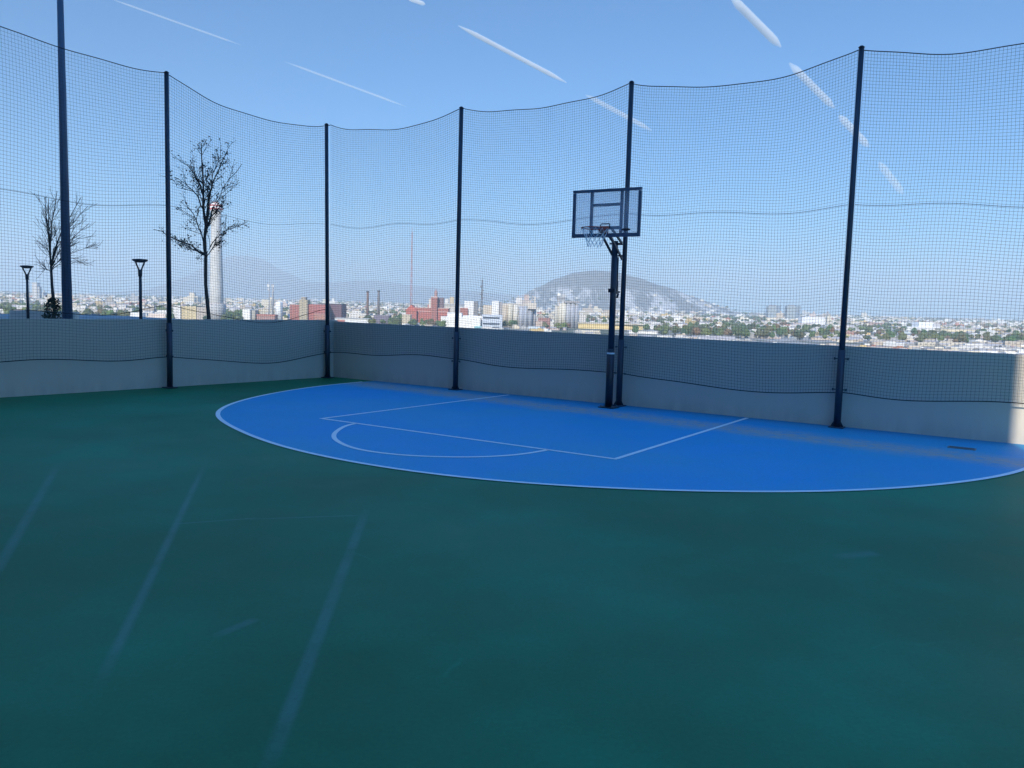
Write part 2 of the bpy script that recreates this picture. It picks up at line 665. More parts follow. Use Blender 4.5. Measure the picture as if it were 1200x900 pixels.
PV = 4.86
NL = LW(0)  # net line on the left side stands 0.16 in front of the wall
lu = lambda v: LW(v) + .17
POLES = [
    (lu(-2.85), -2.85, 'net pole next along the side wall towards the building from the floodlight mast'),
    (lu(.95), .95, 'slim black net pole between the garden lamp and the leafy bare tree'),
    (LW(4.72) + .13, 4.74, 'slim black net pole at the inner corner of the two parapet walls'),
    (-3.62, PV, 'slim black net pole behind the far lane line, just beside the red brick factory'),
    (.09, PV, 'slim black net pole standing right behind the basketball hoop'),
    (3.87, PV, 'slim black net pole on the bare wall stretch past the hoop, nearest the floor drain'),
    (7.65, PV, 'slim black net pole in the sunlit wall stretch past the floor drain'),
]
pole_objs = [net_pole(*a) for a in POLES]
PZ = [1.08, 1.022, .98, .982, .992, 1.003, 1.0]      # the poles are not all equally tall, one leans a little
for o, k in zip(pole_objs, PZ):
    o.scale = (1, 1, k)
pole_objs[2].rotation_euler = (0, R(-.9), ANG)


# ------------------------------------------------------------------ netting
def net_bay(a, b, cell, label, seed, ztop=(5.74, 5.74), sag=.24, zmid=(3.45, 3.45), zbot=(.57, .57), dip=.1, low_rope=False, wave=(0, 0)):
    rnd = random.Random(seed)
    A, B = W(a[0], a[1]), W(b[0], b[1])
    d = B - A
    L = d.length
    d /= L
    nrm = Vector((d.y, -d.x, 0))        # towards the court
    ph = [rnd.uniform(0, 6.28) for _ in range(8)]
    lerp = lambda q, t: q[0] + (q[1] - q[0]) * t
    g0, g1 = .055 / L, 1 - .055 / L

    def zt(t):
        return lerp(ztop, t) - sag * (1 - (2 * t - 1) ** 2) ** .9 + .008 * math.sin(19 * t + ph[0])

    def zm(t):
        return lerp(zmid, t) - .10 * math.sin(PI * t) + .05 * math.sin(2 * PI * t * 1.3 + ph[1]) * math.sin(PI * t)

    def zb(t):
        return lerp(zbot, t) - dip * math.sin(PI * t) ** 1.2 + .035 * math.sin(2 * PI * t * 1.2 + ph[2]) * math.sin(PI * t)

    def P(t, s):
        """t along the bay, s in 0..1 from bottom rope through the middle seam to the top rope"""
        if s < .56:
            k = s / .56
            z = zb(t) + (zm(t) - zb(t)) * k
        else:
            k = (s - .56) / .44
            z = zm(t) + (zt(t) - zm(t)) * k
        e = math.sin(PI * t) ** .6
        z += .012 * math.sin(9 * t + 5 * s + ph[6]) * e
        o = e * (.045 * math.sin(3.1 * t + 2.2 * s + ph[3]) + .03 * math.sin(8 * t - 4 * s + ph[4]) + .012 * math.sin(17 * t + 7 * s + ph[5]))
        x = t + (.022 * math.sin(4.5 * s + ph[7]) + .012 * math.sin(11 * s + ph[5] + 6 * t)) * e / max(L, 1)
        x += .028 * math.sin(PI * 2 * t) * (1 - .6 * s) * (-.8)
        p = A + d * (L * min(max(x, 0), 1)) + nrm * o
        return Vector((p.x, p.y, z))

    T = lambda t: g0 + (g1 - g0) * t
    th = thing('ball_net', label, 'ball net', A, 0, 'stretches of black ball netting')
    off = -A
    rows = int((5.6 - .55) / cell)
    cols = int(L / cell)
    sub = 26
    v, f = [], []
    for i in range(cols + 1):
        t = T(i / cols)
        tube_into(v, f, [P(t, j / sub) + off for j in range(sub + 1)], .0019)
    for j in range(1, rows):
        s = j / rows
        tube_into(v, f, [P(T(i / sub), s) + off for i in range(sub + 1)], .0019)
    pym('netting', v, f, M_TWINE, th)

    def rope(name, fn, r, n=40, lo=0):
        v, f = [], []
        pts = []
        for i in range(n + 1):
            t = T(i / n)
            p = fn(t)
            pts.append(p + off)
        if lo:
            pts = [A + off + Vector((0, 0, pts[0].z))] + pts + [B + off + Vector((0, 0, pts[-1].z))]
        tube_into(v, f, pts, r, 6)
        pym(name, v, f, M_ROPE, th)
    rope('top_rope', lambda t: P(t, 1), .0075, lo=1)
    rope('seam_rope', lambda t: P(t, .56), .0038)
    rope('bottom_rope', lambda t: P(t, 0), .0085)
    if low_rope:
        rope('wall_rope', lambda t: P(t, .195 - .03 * math.sin(PI * t)), .006)
    return th


q = [(p[0], p[1]) for p in POLES]
net_bay(q[0], q[1], 0.0521, 'black ball net in front of the floodlight mast and two garden lamps', 1, sag=.16, ztop=(5.74*1.08, 5.74*1.022), dip=.03, zbot=(.62, .60), low_rope=True)
net_bay(q[1], q[2], 0.0502, 'black ball net with the leafy bare tree and concrete tower behind it', 2, sag=.30, ztop=(5.74*1.022, 5.74*.98), dip=.15, zbot=(.60, .56), low_rope=True)
net_bay(q[2], q[3], 0.0465, 'black ball net with the two thin chimneys and red brick factory behind it', 3, sag=.26, ztop=(5.74*.98, 5.74*.982), dip=-.02, zbot=(.58, .64))
net_bay(q[3], q[4], 0.0465, 'black ball net with the grain silos behind it, reaching to the hoop', 4, sag=.20, ztop=(5.74*.982, 5.74*.992), dip=.05, zbot=(.64, .60))
net_bay(q[4], q[5], 0.0474, 'black ball net with the hill slope and twin far towers behind it', 5, sag=.27, ztop=(5.74*.992, 5.74*1.003), dip=.10, zbot=(.60, .55))
net_bay(q[5], q[6], 0.0474, 'black ball net nearest the floor drain, reaching the sunlit end of the wall', 6, sag=.22, dip=.03, zbot=(.56, .6))

# ------------------------------------------------------------------ basketball goal
G = thing('basketball_goal', 'black basketball hoop with clear framed backboard on a single adjustable pole', 'basketball hoop', W(.08, 4.48), ANG)
# local axes: x = along the wall, -y = towards the court
bm = bmesh.new()
cyl(bm, (0, 0, .015), (0, 0, 1.02), .068, n=20)
obj('lower_pole', bm, M_GOAL, G, True)
bm = bmesh.new()
cyl(bm, (0, 0, 1.0), (0, 0, 2.93), .055, n=20)
cyl(bm, (0, 0, 1.0), (0, 0, 1.05), .062, n=20)
obj('upper_pole', bm, M_POLE, G, True)
bm = bmesh.new()
box(bm, (0, 0, .012), (.30, .26, .02), bev=.004)
obj('base_plate', bm, M_GOAL, G)
for sx in (-1, 1):
    for sy in (-1, 1):
        bm = bmesh.new()
        cyl(bm, (sx * .11, sy * .09, .022), (sx * .11, sy * .09, .05), .014, n=6)
        obj('bolt', bm, M_GREYSTEEL, G)
bm = bmesh.new()
cyl(bm, (0, 0, .955), (0, 0, .985), .0695, n=20)
obj('band', bm, M_STICKER, G, True)
BY = -.38   # backboard plane
BZ0, BZ1 = 2.965, 3.775
HW = .645


def bar(a, b, w, t, m, name, parent):
    a, b = Vector(a), Vector(b)
    d = b - a
    bm = bmesh.new()
    q = d.to_track_quat('Y', 'Z')
    box(bm, (a + b) / 2, (w, d.length, t), q.to_euler(), bev=.003)
    return obj(name, bm, m, parent)


for s in (-1, 1):
    bar((s * .075, .16, 2.62), (s * .075, BY + .05, 2.985), .022, .045, M_GOAL, 'lower_arm', G)
    bar((s * .075, .12, 2.90), (s * .075, BY + .05, 3.13), .022, .045, M_GOAL, 'upper_arm', G)
for yy, z_ in ((0, 2.885), (.1, 2.68), (.1, 2.88)):
    bm = bmesh.new()
    cyl(bm, (-.1, yy, z_), (.1, yy, z_), .014, n=10)
    obj('pivot_bolt', bm, M_GOAL, G)
bm = bmesh.new()
cyl(bm, (.0, .145, 2.02), (.0, .145, 2.66), .014, n=10)
cyl(bm, (.0, .145, 2.02), (.0, .145, 2.25), .021, n=10)
rod = obj('lift_rod', bm, M_GOAL, G, True)
bm = bmesh.new()
box(bm, (0, .085, 2.05), (.11, .16, .035), bev=.006)
box(bm, (0, -.06, 2.07), (.13, .03, .07), bev=.006)
box(bm, (.02, .14, 1.985), (.035, .16, .028), Euler((R(25), 0, R(20))), bev=.008)
obj('crank_handle', bm, M_GOAL, rod)

bm = bmesh.new()
box(bm, (0, BY, (BZ0 + BZ1) / 2), (2 * HW - .06, .012, BZ1 - BZ0 - .06))
panel = obj('backboard', bm, M_ACRYLIC, G)
for nm, c, s in (('side_frame', (-HW + .026, BY, (BZ0 + BZ1) / 2), (.052, .036, BZ1 - BZ0 - .11)), ('side_frame', (HW - .026, BY, (BZ0 + BZ1) / 2), (.052, .036, BZ1 - BZ0 - .11)),
                 ('bottom_frame', (0, BY, BZ0 + .032), (2 * HW, .036, .064)), ('top_frame', (0, BY, BZ1 - .024), (2 * HW, .036, .048))):
    bm = bmesh.new()
    box(bm, c, s, bev=.004)
    obj(nm, bm, M_GOAL2, panel)
for x in (-.30, .27):
    bm = bmesh.new()
    box(bm, (x, BY + .04, (BZ0 + BZ1) / 2), (.05, .04, BZ1 - BZ0 - .03), bev=.004)
    obj('support_tube', bm, M_GOAL2, panel)
for z, w in ((3.515, .048), (3.125, .055)):
    bm = bmesh.new()
    box(bm, (-.015, BY + .041, z), (.525, .036, w), bev=.004)
    obj('cross_tube', bm, M_GOAL2, panel)
bm = bmesh.new()
lathe(bm, [(.085, 0), (.085, .004)], 28)
bmesh.ops.transform(bm, matrix=Matrix.Translation((.385, BY - .008, 3.085)) @ Euler((R(90), 0, 0)).to_matrix().to_4x4() @ Matrix.Diagonal((1, .25, 1, 1)), verts=bm.verts)
obj('badge', bm, M_GOAL, panel)
# rim
RC = Vector((.0, BY - .15 - .23, 3.085))
RR = .2286
v, f = [], []
tube_into(v, f, [RC + Vector((RR * math.cos(2 * PI * i / 40), RR * math.sin(2 * PI * i / 40), 0)) for i in range(41)], .0095, 8)
rim = pym('rim', v, f, M_RIM, G, True)
bm = bmesh.new()
box(bm, (RC.x, BY - .02, 3.085), (.13, .012, .13), bev=.004)
box(bm, (RC.x, BY - .095, 3.075), (.10, .15, .018), bev=.004)
box(bm, (RC.x - .045, BY - .09, 3.055), (.008, .14, .05))
box(bm, (RC.x + .045, BY - .09, 3.055), (.008, .14, .05))
obj('rim_bracket', bm, M_RIM, rim)
# square handle loop behind the rim plate
v, f = [], []
tube_into(v, f, [Vector(c) for c in ((-.085, BY - .016, 3.12), (-.085, BY - .018, 3.175), (-.075, BY - .018, 3.19), (.075, BY - .018, 3.19), (.085, BY - .018, 3.175), (.085, BY - .016, 3.12))], .009, 6)
pym('spring_loop', v, f, M_GOAL, rim, True)
# diamond net
v, f = [], []
NS = 12
lv = [(.0, RR), (.085, .195), (.165, .16), (.235, .132), (.30, .118)]
rn = random.Random(5)
jit = {}


def np_(i, k):
    key = (i % (2 * NS), k)
    if key not in jit:
        jit[key] = (rn.uniform(-.008, .008), rn.uniform(-.012, .012))
    dz, r = lv[k]
    a = 2 * PI * (i % (2 * NS)) / (2 * NS)
    return RC + Vector(((r + jit[key][0]) * math.cos(a), (r + jit[key][0]) * math.sin(a), -dz - .008 + (jit[key][1] if k else 0)))


for k in range(len(lv) - 1):
    for i in range(2 * NS):
        if (i + k) % 2 == 0:
            tube_into(v, f, [np_(i, k), np_(i + 1, k + 1)], .0034, 4)
            tube_into(v, f, [np_(i, k), np_(i - 1, k + 1)], .0034, 4)
pym('hoop_net', v, f, M_NET, rim)

# floor drain by the wall
g = ground_px(1127, 526)
dr = thing('floor_drain', 'small dark grated floor drain set in the blue court near the sunlit wall', 'drain', (g[0], g[1], .004), ANG)
bm = bmesh.new()
for c, s in (((0, .062, .006), (.34, .016, .012)), ((0, -.062, .006), (.34, .016, .012)), ((-.162, 0, .006), (.016, .108, .012)), ((.162, 0, .006), (.016, .108, .012))):
    box(bm, c, s)
obj('drain_frame', bm, mat('dusty_drain_rim', (.25, .25, .25), .7), dr)
bm = bmesh.new()
box(bm, (0, 0, .002), (.308, .108, .003))
for i in range(9):
    box(bm, (-.14 + .035 * i, 0, .008), (.014, .106, .006))
obj('drain_grate', bm, M_DRAIN, dr)


# ------------------------------------------------------------------ lamps, mast, trees on the terrace
def garden_lamp(px, D, ztop, label, proto=[None]):
    p = at(px, 372, D)
    k = ztop / 3.2
    if proto[0]:
        t = proto[0].copy()
        C.objects.link(t)
        t.location = (p.x, p.y, 0)
        t.scale = (k,) * 3
        t['label'] = label
        t.rotation_euler = (0, 0, .5)
        for ch in proto[0].children:
            c = ch.copy()
            C.objects.link(c)
            c.parent = t
        return t
    t = thing('garden_lamp', label, 'lamp post', (p.x, p.y, 0), 0, 'slim garden lamps on the terrace')
    t.scale = (k,) * 3
    proto[0] = t
    bm = bmesh.new()
    cyl(bm, (0, 0, .0), (0, 0, 2.5), .07, .06, 14)
    cyl(bm, (0, 0, .0), (0, 0, .03), .16, .16, 14)
    obj('post', bm, M_LAMP, t, True)
    bm = bmesh.new()
    cyl(bm, (0, 0, 2.48), (0, 0, 2.76), .08, .09, 14)
    obj('collar', bm, M_LAMP, t, True)
    for s in (-1, 1):
        v, f = [], []
        tube_into(v, f, [Vector((s * .05, 0, 2.7)), Vector((s * .08, 0, 2.82)), Vector((s * .15, 0, 2.97)), Vector((s * .19, 0, 3.08))], .034, 8)
        pym('fork_arm', v, f, M_LAMP, t, True)
    bm = bmesh.new()
    lathe(bm, [(.02, 3.04), (.17, 3.05), (.30, 3.12), (.315, 3.15), (.30, 3.18), (.1, 3.2), (.01, 3.205)], 24)
    obj('lamp_disc', bm, M_LAMP, t, True)
    return t


garden_lamp(165, 36, 3.27, 'slim dark garden lamp with disc head, nearest the slim net pole by the leafy tree')
garden_lamp(33, 40, 2.98, 'shorter dark garden lamp with disc head, standing beside the small leafy shrub')

p = at(79, 372, 30)
mast = thing('floodlight_mast', 'thick tapered dark steel mast standing behind the side wall, taller than the netting', 'light mast', (p.x, p.y, 0))
bm = bmesh.new()
cyl(bm, (0, 0, .0), (0, 0, 14.2), .175, .088, 20)
obj('mast_shaft', bm, M_MAST, mast, True)
bm = bmesh.new()
cyl(bm, (0, 0, 0), (0, 0, .04), .32, .32, 20)
obj('base_flange', bm, M_MAST, mast)
bm = bmesh.new()
box(bm, (.13, -.02, 12.45), (.16, .2, .7), bev=.02)
obj('junction_box', bm, M_MAST, mast)
for s in (-1, 1):
    bm = bmesh.new()
    box(bm, (s * .5, -.2, 14.3), (.5, .2, .36), Euler((R(-35), 0, 0)), bev=.03)
    obj('floodlight', bm, M_MAST, mast)
bm = bmesh.new()
box(bm, (0, 0, 14.2), (1.5, .08, .08))
obj('cross_arm', bm, M_MAST, mast)


def grow(v, f, p, d, L, r, depth, rnd, tips, spread, up_bias, kids, ratio, nseg=6, rmin=.004):
    pts, rr = [p.copy()], [r]
    q = p.copy()
    dd = d.normalized()
    for i in range(nseg):
        dd = (dd + Vector((rnd.gauss(0, .10), rnd.gauss(0, .10), rnd.gauss(0, .05) + up_bias * .10))).normalized()
        q = q + dd * (L / nseg)
        pts.append(q.copy())
        rr.append(max(rmin, r * (1 - .72 * (i + 1) / nseg)))
    tube_into(v, f, pts, rr, 6 if depth > 2 else 4 if depth > 1 else 3)
    if depth <= 0:
        tips.append((pts, dd))
        return
    n = kids if isinstance(kids, int) else kids[min(len(kids) - 1, depth - 1)]
    for k in range(n):
        t = .22 + .75 * (k + rnd.random()) / n
        i = min(int(t * nseg), nseg - 1)
        fr = t * nseg - i
        b = pts[i].lerp(pts[i + 1], fr)
        ax = (pts[i + 1] - pts[i]).normalized()
        side = ax.cross(Vector((rnd.gauss(0, 1), rnd.gauss(0, 1), rnd.gauss(0, 1)))).normalized()
        a = R(rnd.uniform(*spread))
        nd = ax * math.cos(a) + side * math.sin(a)
        grow(v, f, b, nd, L * ratio * rnd.uniform(.7, 1.15) * (1.1 - .45 * t), max(rmin, rr[i] * .62), depth - 1, rnd, tips, spread, up_bias, kids, ratio, max(3, nseg - 1), rmin)
    tips.append((pts, dd))


def leaf_cards(v, f, c, n, size, rad, rnd):
    for _ in range(n):
        o = c + Vector((rnd.gauss(0, rad), rnd.gauss(0, rad), rnd.gauss(0, rad)))
        a = Vector((rnd.gauss(0, 1), rnd.gauss(0, 1), rnd.gauss(0, 1))).normalized()
        b = a.cross(Vector((rnd.gauss(0, 1), rnd.gauss(0, 1), rnd.gauss(0, 1)))).normalized()
        s = size * rnd.uniform(.6, 1.3)
        k = len(v)
        v += [o - a * s, o + b * s * .45 + a * s * .1, o + a * s, o - b * s * .45]
        f.append((k, k + 1, k + 2, k + 3))


# tree 1, with a few dry leaves
rnd = random.Random(21)
D1 = 25.0
b1 = at(245, 376, D1)
T1 = thing('bare_tree', 'taller bare tree with scattered dry leaves and a low sideways branch, by the concrete tower', 'tree', (b1.x, b1.y, 0))
v, f = [], []
zf = at(242, 302, D1).z
trunk = [Vector((0, 0, 0)), Vector((.02, 0, .8)), Vector((-.03, 0, 1.4)), Vector((-.10, .02, 2.1)), Vector((-.09, 0, zf))]
tube_into(v, f, trunk, [.075, .062, .055, .05, .048], 10)
pym('trunk', v, f, M_BARK, T1, True)
v, f, tips = [], [], []
F0 = trunk[-1]


def px_dir(x, y):
    return at(x, y, D1) - Vector((b1.x, b1.y, 0))


lead = None
for (tx, ty, r, dy, kid) in ((236, 168, .044, 0, (5, 7)), (252, 185, .026, .25, (5, 7)), (225, 196, .026, -.3, (5, 6)), (268, 178, .026, -.1, (4, 6)), (279, 190, .024, .35, (4, 6)),
                             (212, 235, .022, .3, (4, 6)), (268, 240, .02, -.4, (4, 6)), (246, 215, .024, -.5, (4, 6)), (206, 208, .02, -.1, (4, 5)), (234, 205, .02, .55, (4, 6)), (272, 262, .016, .2, (3, 5))):
    e = px_dir(tx, ty) + Vector((0, dy, 0))
    d = e - F0
    if lead is None:
        s = F0.copy()
    else:
        s = lead[rnd.choice((0, 1, 1, 2, 2, 3, 3, 4))].copy()
        if s.z > e.z - .5:
            s = lead[0].copy()
        d = e - s
    n = 8
    pts, rr = [], []
    for i in range(n + 1):
        t = i / n
        q = s.lerp(e, t)
        bow = math.sin(PI * t) * d.length
        q += Vector((-(d.x) * (.16 if lead else .02) * math.sin(PI * t), rnd.gauss(0, .02), .05 * bow)) + Vector((rnd.gauss(0, .018), 0, 0)) * (1 if 0 < i < n else 0)
        pts.append(q)
        rr.append(r * (1 - .8 * t) + .003)
    if lead is None:
        lead = pts
    tube_into(v, f, pts, rr, 6)
    tips.append((pts[4:], d.normalized()))
    for k in range(kid[1] + 4):
        t = rnd.uniform(.25, .97)
        i = min(int(t * n), n - 1)
        q = pts[i].lerp(pts[i + 1], t * n - i)
        ax = (pts[i + 1] - pts[i]).normalized()
        side = ax.cross(Vector((rnd.gauss(0, 1), rnd.gauss(0, 1), 0))).normalized()
        a = R(rnd.uniform(28, 62))
        grow(v, f, q, ax * math.cos(a) + side * math.sin(a), rnd.uniform(.35, .85) * (1.15 - .5 * t), .011, 1, rnd, tips, (25, 65), 1.0, 3, .5, 4, .0045)
# low sideways branch
for tx, ty, r in ((181, 269, .024), (212, 287, .014), (225, 292, .012), (262, 280, .014)):
    e = px_dir(tx, ty)
    s = F0 + Vector((0, 0, .05))
    n = 7
    pts = [s.lerp(e, i / n) + Vector((rnd.gauss(0, .02), rnd.gauss(0, .03), .06 * math.sin(PI * i / n) + rnd.gauss(0, .02))) for i in range(n + 1)]
    tube_into(v, f, pts, [r * (1 - .75 * i / n) + .003 for i in range(n + 1)], 6)
    tips.append((pts[2:], (e - s).normalized()))
    for k in range(7):
        i = rnd.randint(2, n - 1)
        grow(v, f, pts[i], (e - s).normalized() + Vector((rnd.gauss(0, .7), rnd.gauss(0, .7), rnd.gauss(.1, .6))), rnd.uniform(.2, .45), .008, 1, rnd, tips, (25, 60), .5, 2, .5, 3, .004)
pym('branch_crown', v, f, M_BARK, T1)
v, f = [], []
for pts, d in tips:
    for p in pts[1:]:
        low = p.z < F0.z + .75
        if rnd.random() < (.55 if low else .38):
            leaf_cards(v, f, p, rnd.randint(1, 4 if low else 3), .037, .05, rnd)
pym('leaf', v, f, M_LEAF, T1).name = 'foliage'

# tree 2, leafless
rnd = random.Random(8)
D2 = 32.0
b2 = at(63, 368, D2)
T2 = thing('bare_tree', 'smaller leafless tree with fine upswept twigs, half hidden behind the thick mast', 'tree', (b2.x, b2.y, 0))
v, f = [], []
zf2 = at(62, 312, D2).z
tube_into(v, f, [Vector((0, 0, 0)), Vector((.02, 0, 1.2)), Vector((-.04, 0, 2.0)), Vector((-.06, 0, zf2))], [.075, .06, .052, .045], 10)
pym('trunk', v, f, M_BARK, T2, True)
v, f, tips = [], [], []
F2 = Vector((-.06, 0, zf2))
dv_ = Vector((b2.x, b2.y, 0))
for tx, ty, r, zb in ((58, 232, .03, .1), (75, 226, .028, .1), (50, 255, .022, 0), (88, 228, .024, .1), (96, 240, .02, 0), (99, 262, .018, -.1), (104, 285, .014, -.2), (103, 305, .012, -.3),
                      (46, 285, .014, 0), (66, 235, .022, .2), (82, 250, .018, .1), (92, 300, .011, -.4), (100, 275, .013, -.1), (49, 315, .01, -.4)):
    e = at(tx, ty, D2) - dv_ + Vector((0, rnd.uniform(-.6, .6), 0))
    s = F2 + Vector((0, 0, zb * .6))
    d = e - s
    n = 7
    pts = [s.lerp(e, i / n) + Vector((-d.x * .18 * math.sin(PI * i / n), rnd.gauss(0, .03), .10 * d.length * math.sin(PI * i / n) * (.4 if e.z < 3.6 else 0) + rnd.gauss(0, .02))) for i in range(n + 1)]
    tube_into(v, f, pts, [r * (1 - .8 * i / n) + .004 for i in range(n + 1)], 6)
    for k in range(9):
        t = rnd.uniform(.3, .97)
        i = min(int(t * n), n - 1)
        ax = (pts[i + 1] - pts[i]).normalized()
        side = ax.cross(Vector((rnd.gauss(0, 1), rnd.gauss(0, 1), 0))).normalized()
        a = R(rnd.uniform(18, 40))
        grow(v, f, pts[i], ax * math.cos(a) + side * math.sin(a), rnd.uniform(.5, 1.0) * (1.15 - .5 * t), .010, 1, rnd, tips, (15, 40), .8, 3, .55, 4, .0055)
pym('branch_crown', v, f, M_BARK, T2)

# shrub at its foot
rnd = random.Random(4)
pS = at(62, 372, 31.0)
SH = thing('shrub', 'small dense dark shrub at the foot of the leafless tree', 'shrub', (pS.x, pS.y, 0))
v, f = [], []
for k in range(9):
    a = rnd.uniform(0, 6.28)
    tube_into(v, f, [Vector((0, 0, 0)), Vector((.1 * math.cos(a), .1 * math.sin(a), .5)), Vector((.25 * math.cos(a), .25 * math.sin(a), 1.15))], [.014, .01, .005], 4)
pym('stem', v, f, M_BARK, SH)
v, f = [], []
for k in range(260):
    z = rnd.uniform(.15, 1.5)
    rad = .34 * math.sin(PI * min(1, (z + .15) / 1.75)) ** .7
    a = rnd.uniform(0, 6.28)
    rr = rad * math.sqrt(rnd.random())
    leaf_cards(v, f, Vector((rr * math.cos(a), rr * math.sin(a), z)), 4, .055, .05, rnd)
pym('foliage', v, f, M_SHRUB, SH)

# ------------------------------------------------------------------ the building the photograph is taken from (behind, throws the shade)
FV = -9.35
FU1 = 10.55
bd = thing('tower_building', 'tall building over the near side of the court whose shadow covers the playing floor', 'building', W(0, FV), ANG)
bm = bmesh.new()
box(bm, ((FU1 - 75) / 2, -9.0, 6.0), (FU1 + 75, 18.0, 62.0))
body = obj('facade', bm, mat('facade_render', (.78, .78, .77), .7, noise=.1, nscale=.2), bd)
for zc in (1.7, 6.2, 10.7, 15.2, 19.7, 24.2, 28.7):
    bm = bmesh.new()
    box(bm, (FU1 - 25, .012, zc), (44, .03, 1.6))
    obj('window_band', bm, M_GLASSD, bd)

# ------------------------------------------------------------------ city ground and hills
bm = bmesh.new()
bmesh.ops.create_grid(bm, x_segments=2, y_segments=2, size=1)
bmesh.ops.transform(bm, matrix=Matrix.Translation((0, 7800, CITY_Z)) @ Matrix.Diagonal((12800, 8600, 1, 1)), verts=bm.verts)
kind(obj('city_ground', bm, M_CITY), 'structure')


def interp(pts, x):
    if x <= pts[0][0]:
        return pts[0][1]
    for (a, b), (c, d) in zip(pts, pts[1:]):
        if x <= c:
            t = (x - a) / (c - a)
            t = t * t * (3 - 2 * t) * .5 + t * .5
            return b + (d - b) * t
    return pts[-1][1]


from mathutils import noise as mnoise


def ridge(name, sil, D, depth, m, rough, nx=120, ny=40):
    """terrain whose crest follows a profile of (photo x, photo y) at depth D"""
    x0, x1 = sil[0][0], sil[-1][0]
    verts, faces = [], []
    for j in range(ny + 1):
        s = -1 + 2 * j / ny
        yy = D + s * depth
        for i in range(nx + 1):
            px = x0 + (x1 - x0) * i / nx
            wx = at(px, horizon(px), D).x
            h = (horizon(px) - interp(sil, px)) / FPX * D + EYE - CITY_Z
            h = max(h, 0)
            prof = max(0.0, math.cos(s * PI / 2)) ** 1.25
            n = mnoise.fractal(Vector((wx / 420, yy / 420, 3.3)), 1.0, 2.1, 6)
            gully = abs(mnoise.noise(Vector((wx / 170, yy / 620, 9))))
            z = h * prof * (1 + rough * n * (1 - prof * .8)) - gully * h * .16 * prof * (1 - prof)
            verts.append((wx, yy, CITY_Z - 3 + z))
    for j in range(ny):
        for i in range(nx):
            q0 = j * (nx + 1) + i
            faces.append((q0, q0 + 1, q0 + nx + 2, q0 + nx + 1))
    return kind(pym(name, verts, faces, m, None, True), 'structure')


HILL = [(560, 366), (585, 358), (610, 345), (630, 336), (650, 327), (668, 321), (690, 318), (712, 319), (740, 325), (770, 335), (800, 347), (830, 360), (852, 369), (880, 376)]
HD, HDEP = 4700, 1150
ridge('rounded_hill', HILL, HD, HDEP, M_HILL, .22)
ridge('far_ridge', [(120, 345), (200, 338), (232, 322), (262, 305), (285, 299), (305, 304), (330, 318), (360, 330), (400, 331), (440, 328), (480, 334), (530, 340), (600, 345), (660, 356)], 11000, 1500, M_RIDGE, .25)


def hill_z(x, y):
    """height of the hill at world x, y"""
    px = 600 + (x / HD) * FPX
    best = None
    for k in range(3):
        e = at(px, horizon(px), HD).x - x
        px -= e / HD * FPX
    if not HILL[0][0] < px < HILL[-1][0]:
        return CITY_Z
    s = (y - HD) / HDEP
    if abs(s) >= 1:
        return CITY_Z
    h = max(0, (horizon(px) - interp(HILL, px)) / FPX * HD + EYE - CITY_Z)
    prof = math.cos(s * PI / 2) ** 1.25
    n = mnoise.fractal(Vector((x / 420, y / 420, 3.3)), 1.0, 2.1, 6)
    gully = abs(mnoise.noise(Vector((x / 170, y / 620, 9))))
    return max(CITY_Z, CITY_Z - 3 + h * prof * (1 + .22 * n * (1 - prof * .8)) - gully * h * .16 * prof * (1 - prof))


# ------------------------------------------------------------------ landmarks of the city
def depth_of(x, ybase):
    return FPX * (EYE - CITY_Z) / (ybase - horizon(x))


def spot(x0, x1, ytop, D):
    a, b = at(x0, 375, D), at(x1, 375, D)
    zt = at((x0 + x1) / 2, ytop, D).z
    return (a.x + b.x) / 2, b.x - a.x, zt - CITY_Z


FOOT = []       # photo x ranges with the depth of a landmark, to keep smaller houses from hiding it


PLAIN = {'white_factory', 'white_tower_block', 'yellow_warehouse', 'white_mall', 'long_cream_block', 'wide_white_block', 'white_gable_block', 'brick_warehouse', 'low_warehouse', 'white_low_row', 'plant_house'}


def block(name, label, cat, pieces, D, rz=0.0, group=None):
    """a building of several volumes; pieces: (part name, x0, x1, ytop, colour, depth m, y offset m[, ybottom])"""
    xs = [p[1] for p in pieces] + [p[2] for p in pieces]
    cx = at((min(xs) + max(xs)) / 2, 375, D).x
    t = thing(name, label, cat, (cx, D, CITY_Z), rz, group)
    for pc in pieces:
        nm, x0, x1, yt, col, dep, yo = pc[:7]
        x, w, h = spot(x0, x1, yt, D + yo)
        z0 = 0.0
        if len(pc) > 7:
            z0 = at((x0 + x1) / 2, pc[7], D + yo).z - CITY_Z
        bm = bmesh.new()
        box(bm, (x - cx, yo + dep / 2, (z0 + h) / 2), (w, dep, h - z0))
        o = obj(nm, bm, M_OBJ if pc[8:9] == ('plain',) or name in PLAIN else M_HOUSE, t)
        o.color = (*col, 1)
    FOOT.append((min(xs), max(xs), D))
    return t


WHT, CRM, BEI, GRY, BRK, DRK, TAN = (.78, .76, .72), (.66, .58, .42), (.5, .43, .33), (.42, .42, .41), (.40, .10, .07), (.16, .12, .14), (.46, .36, .24)

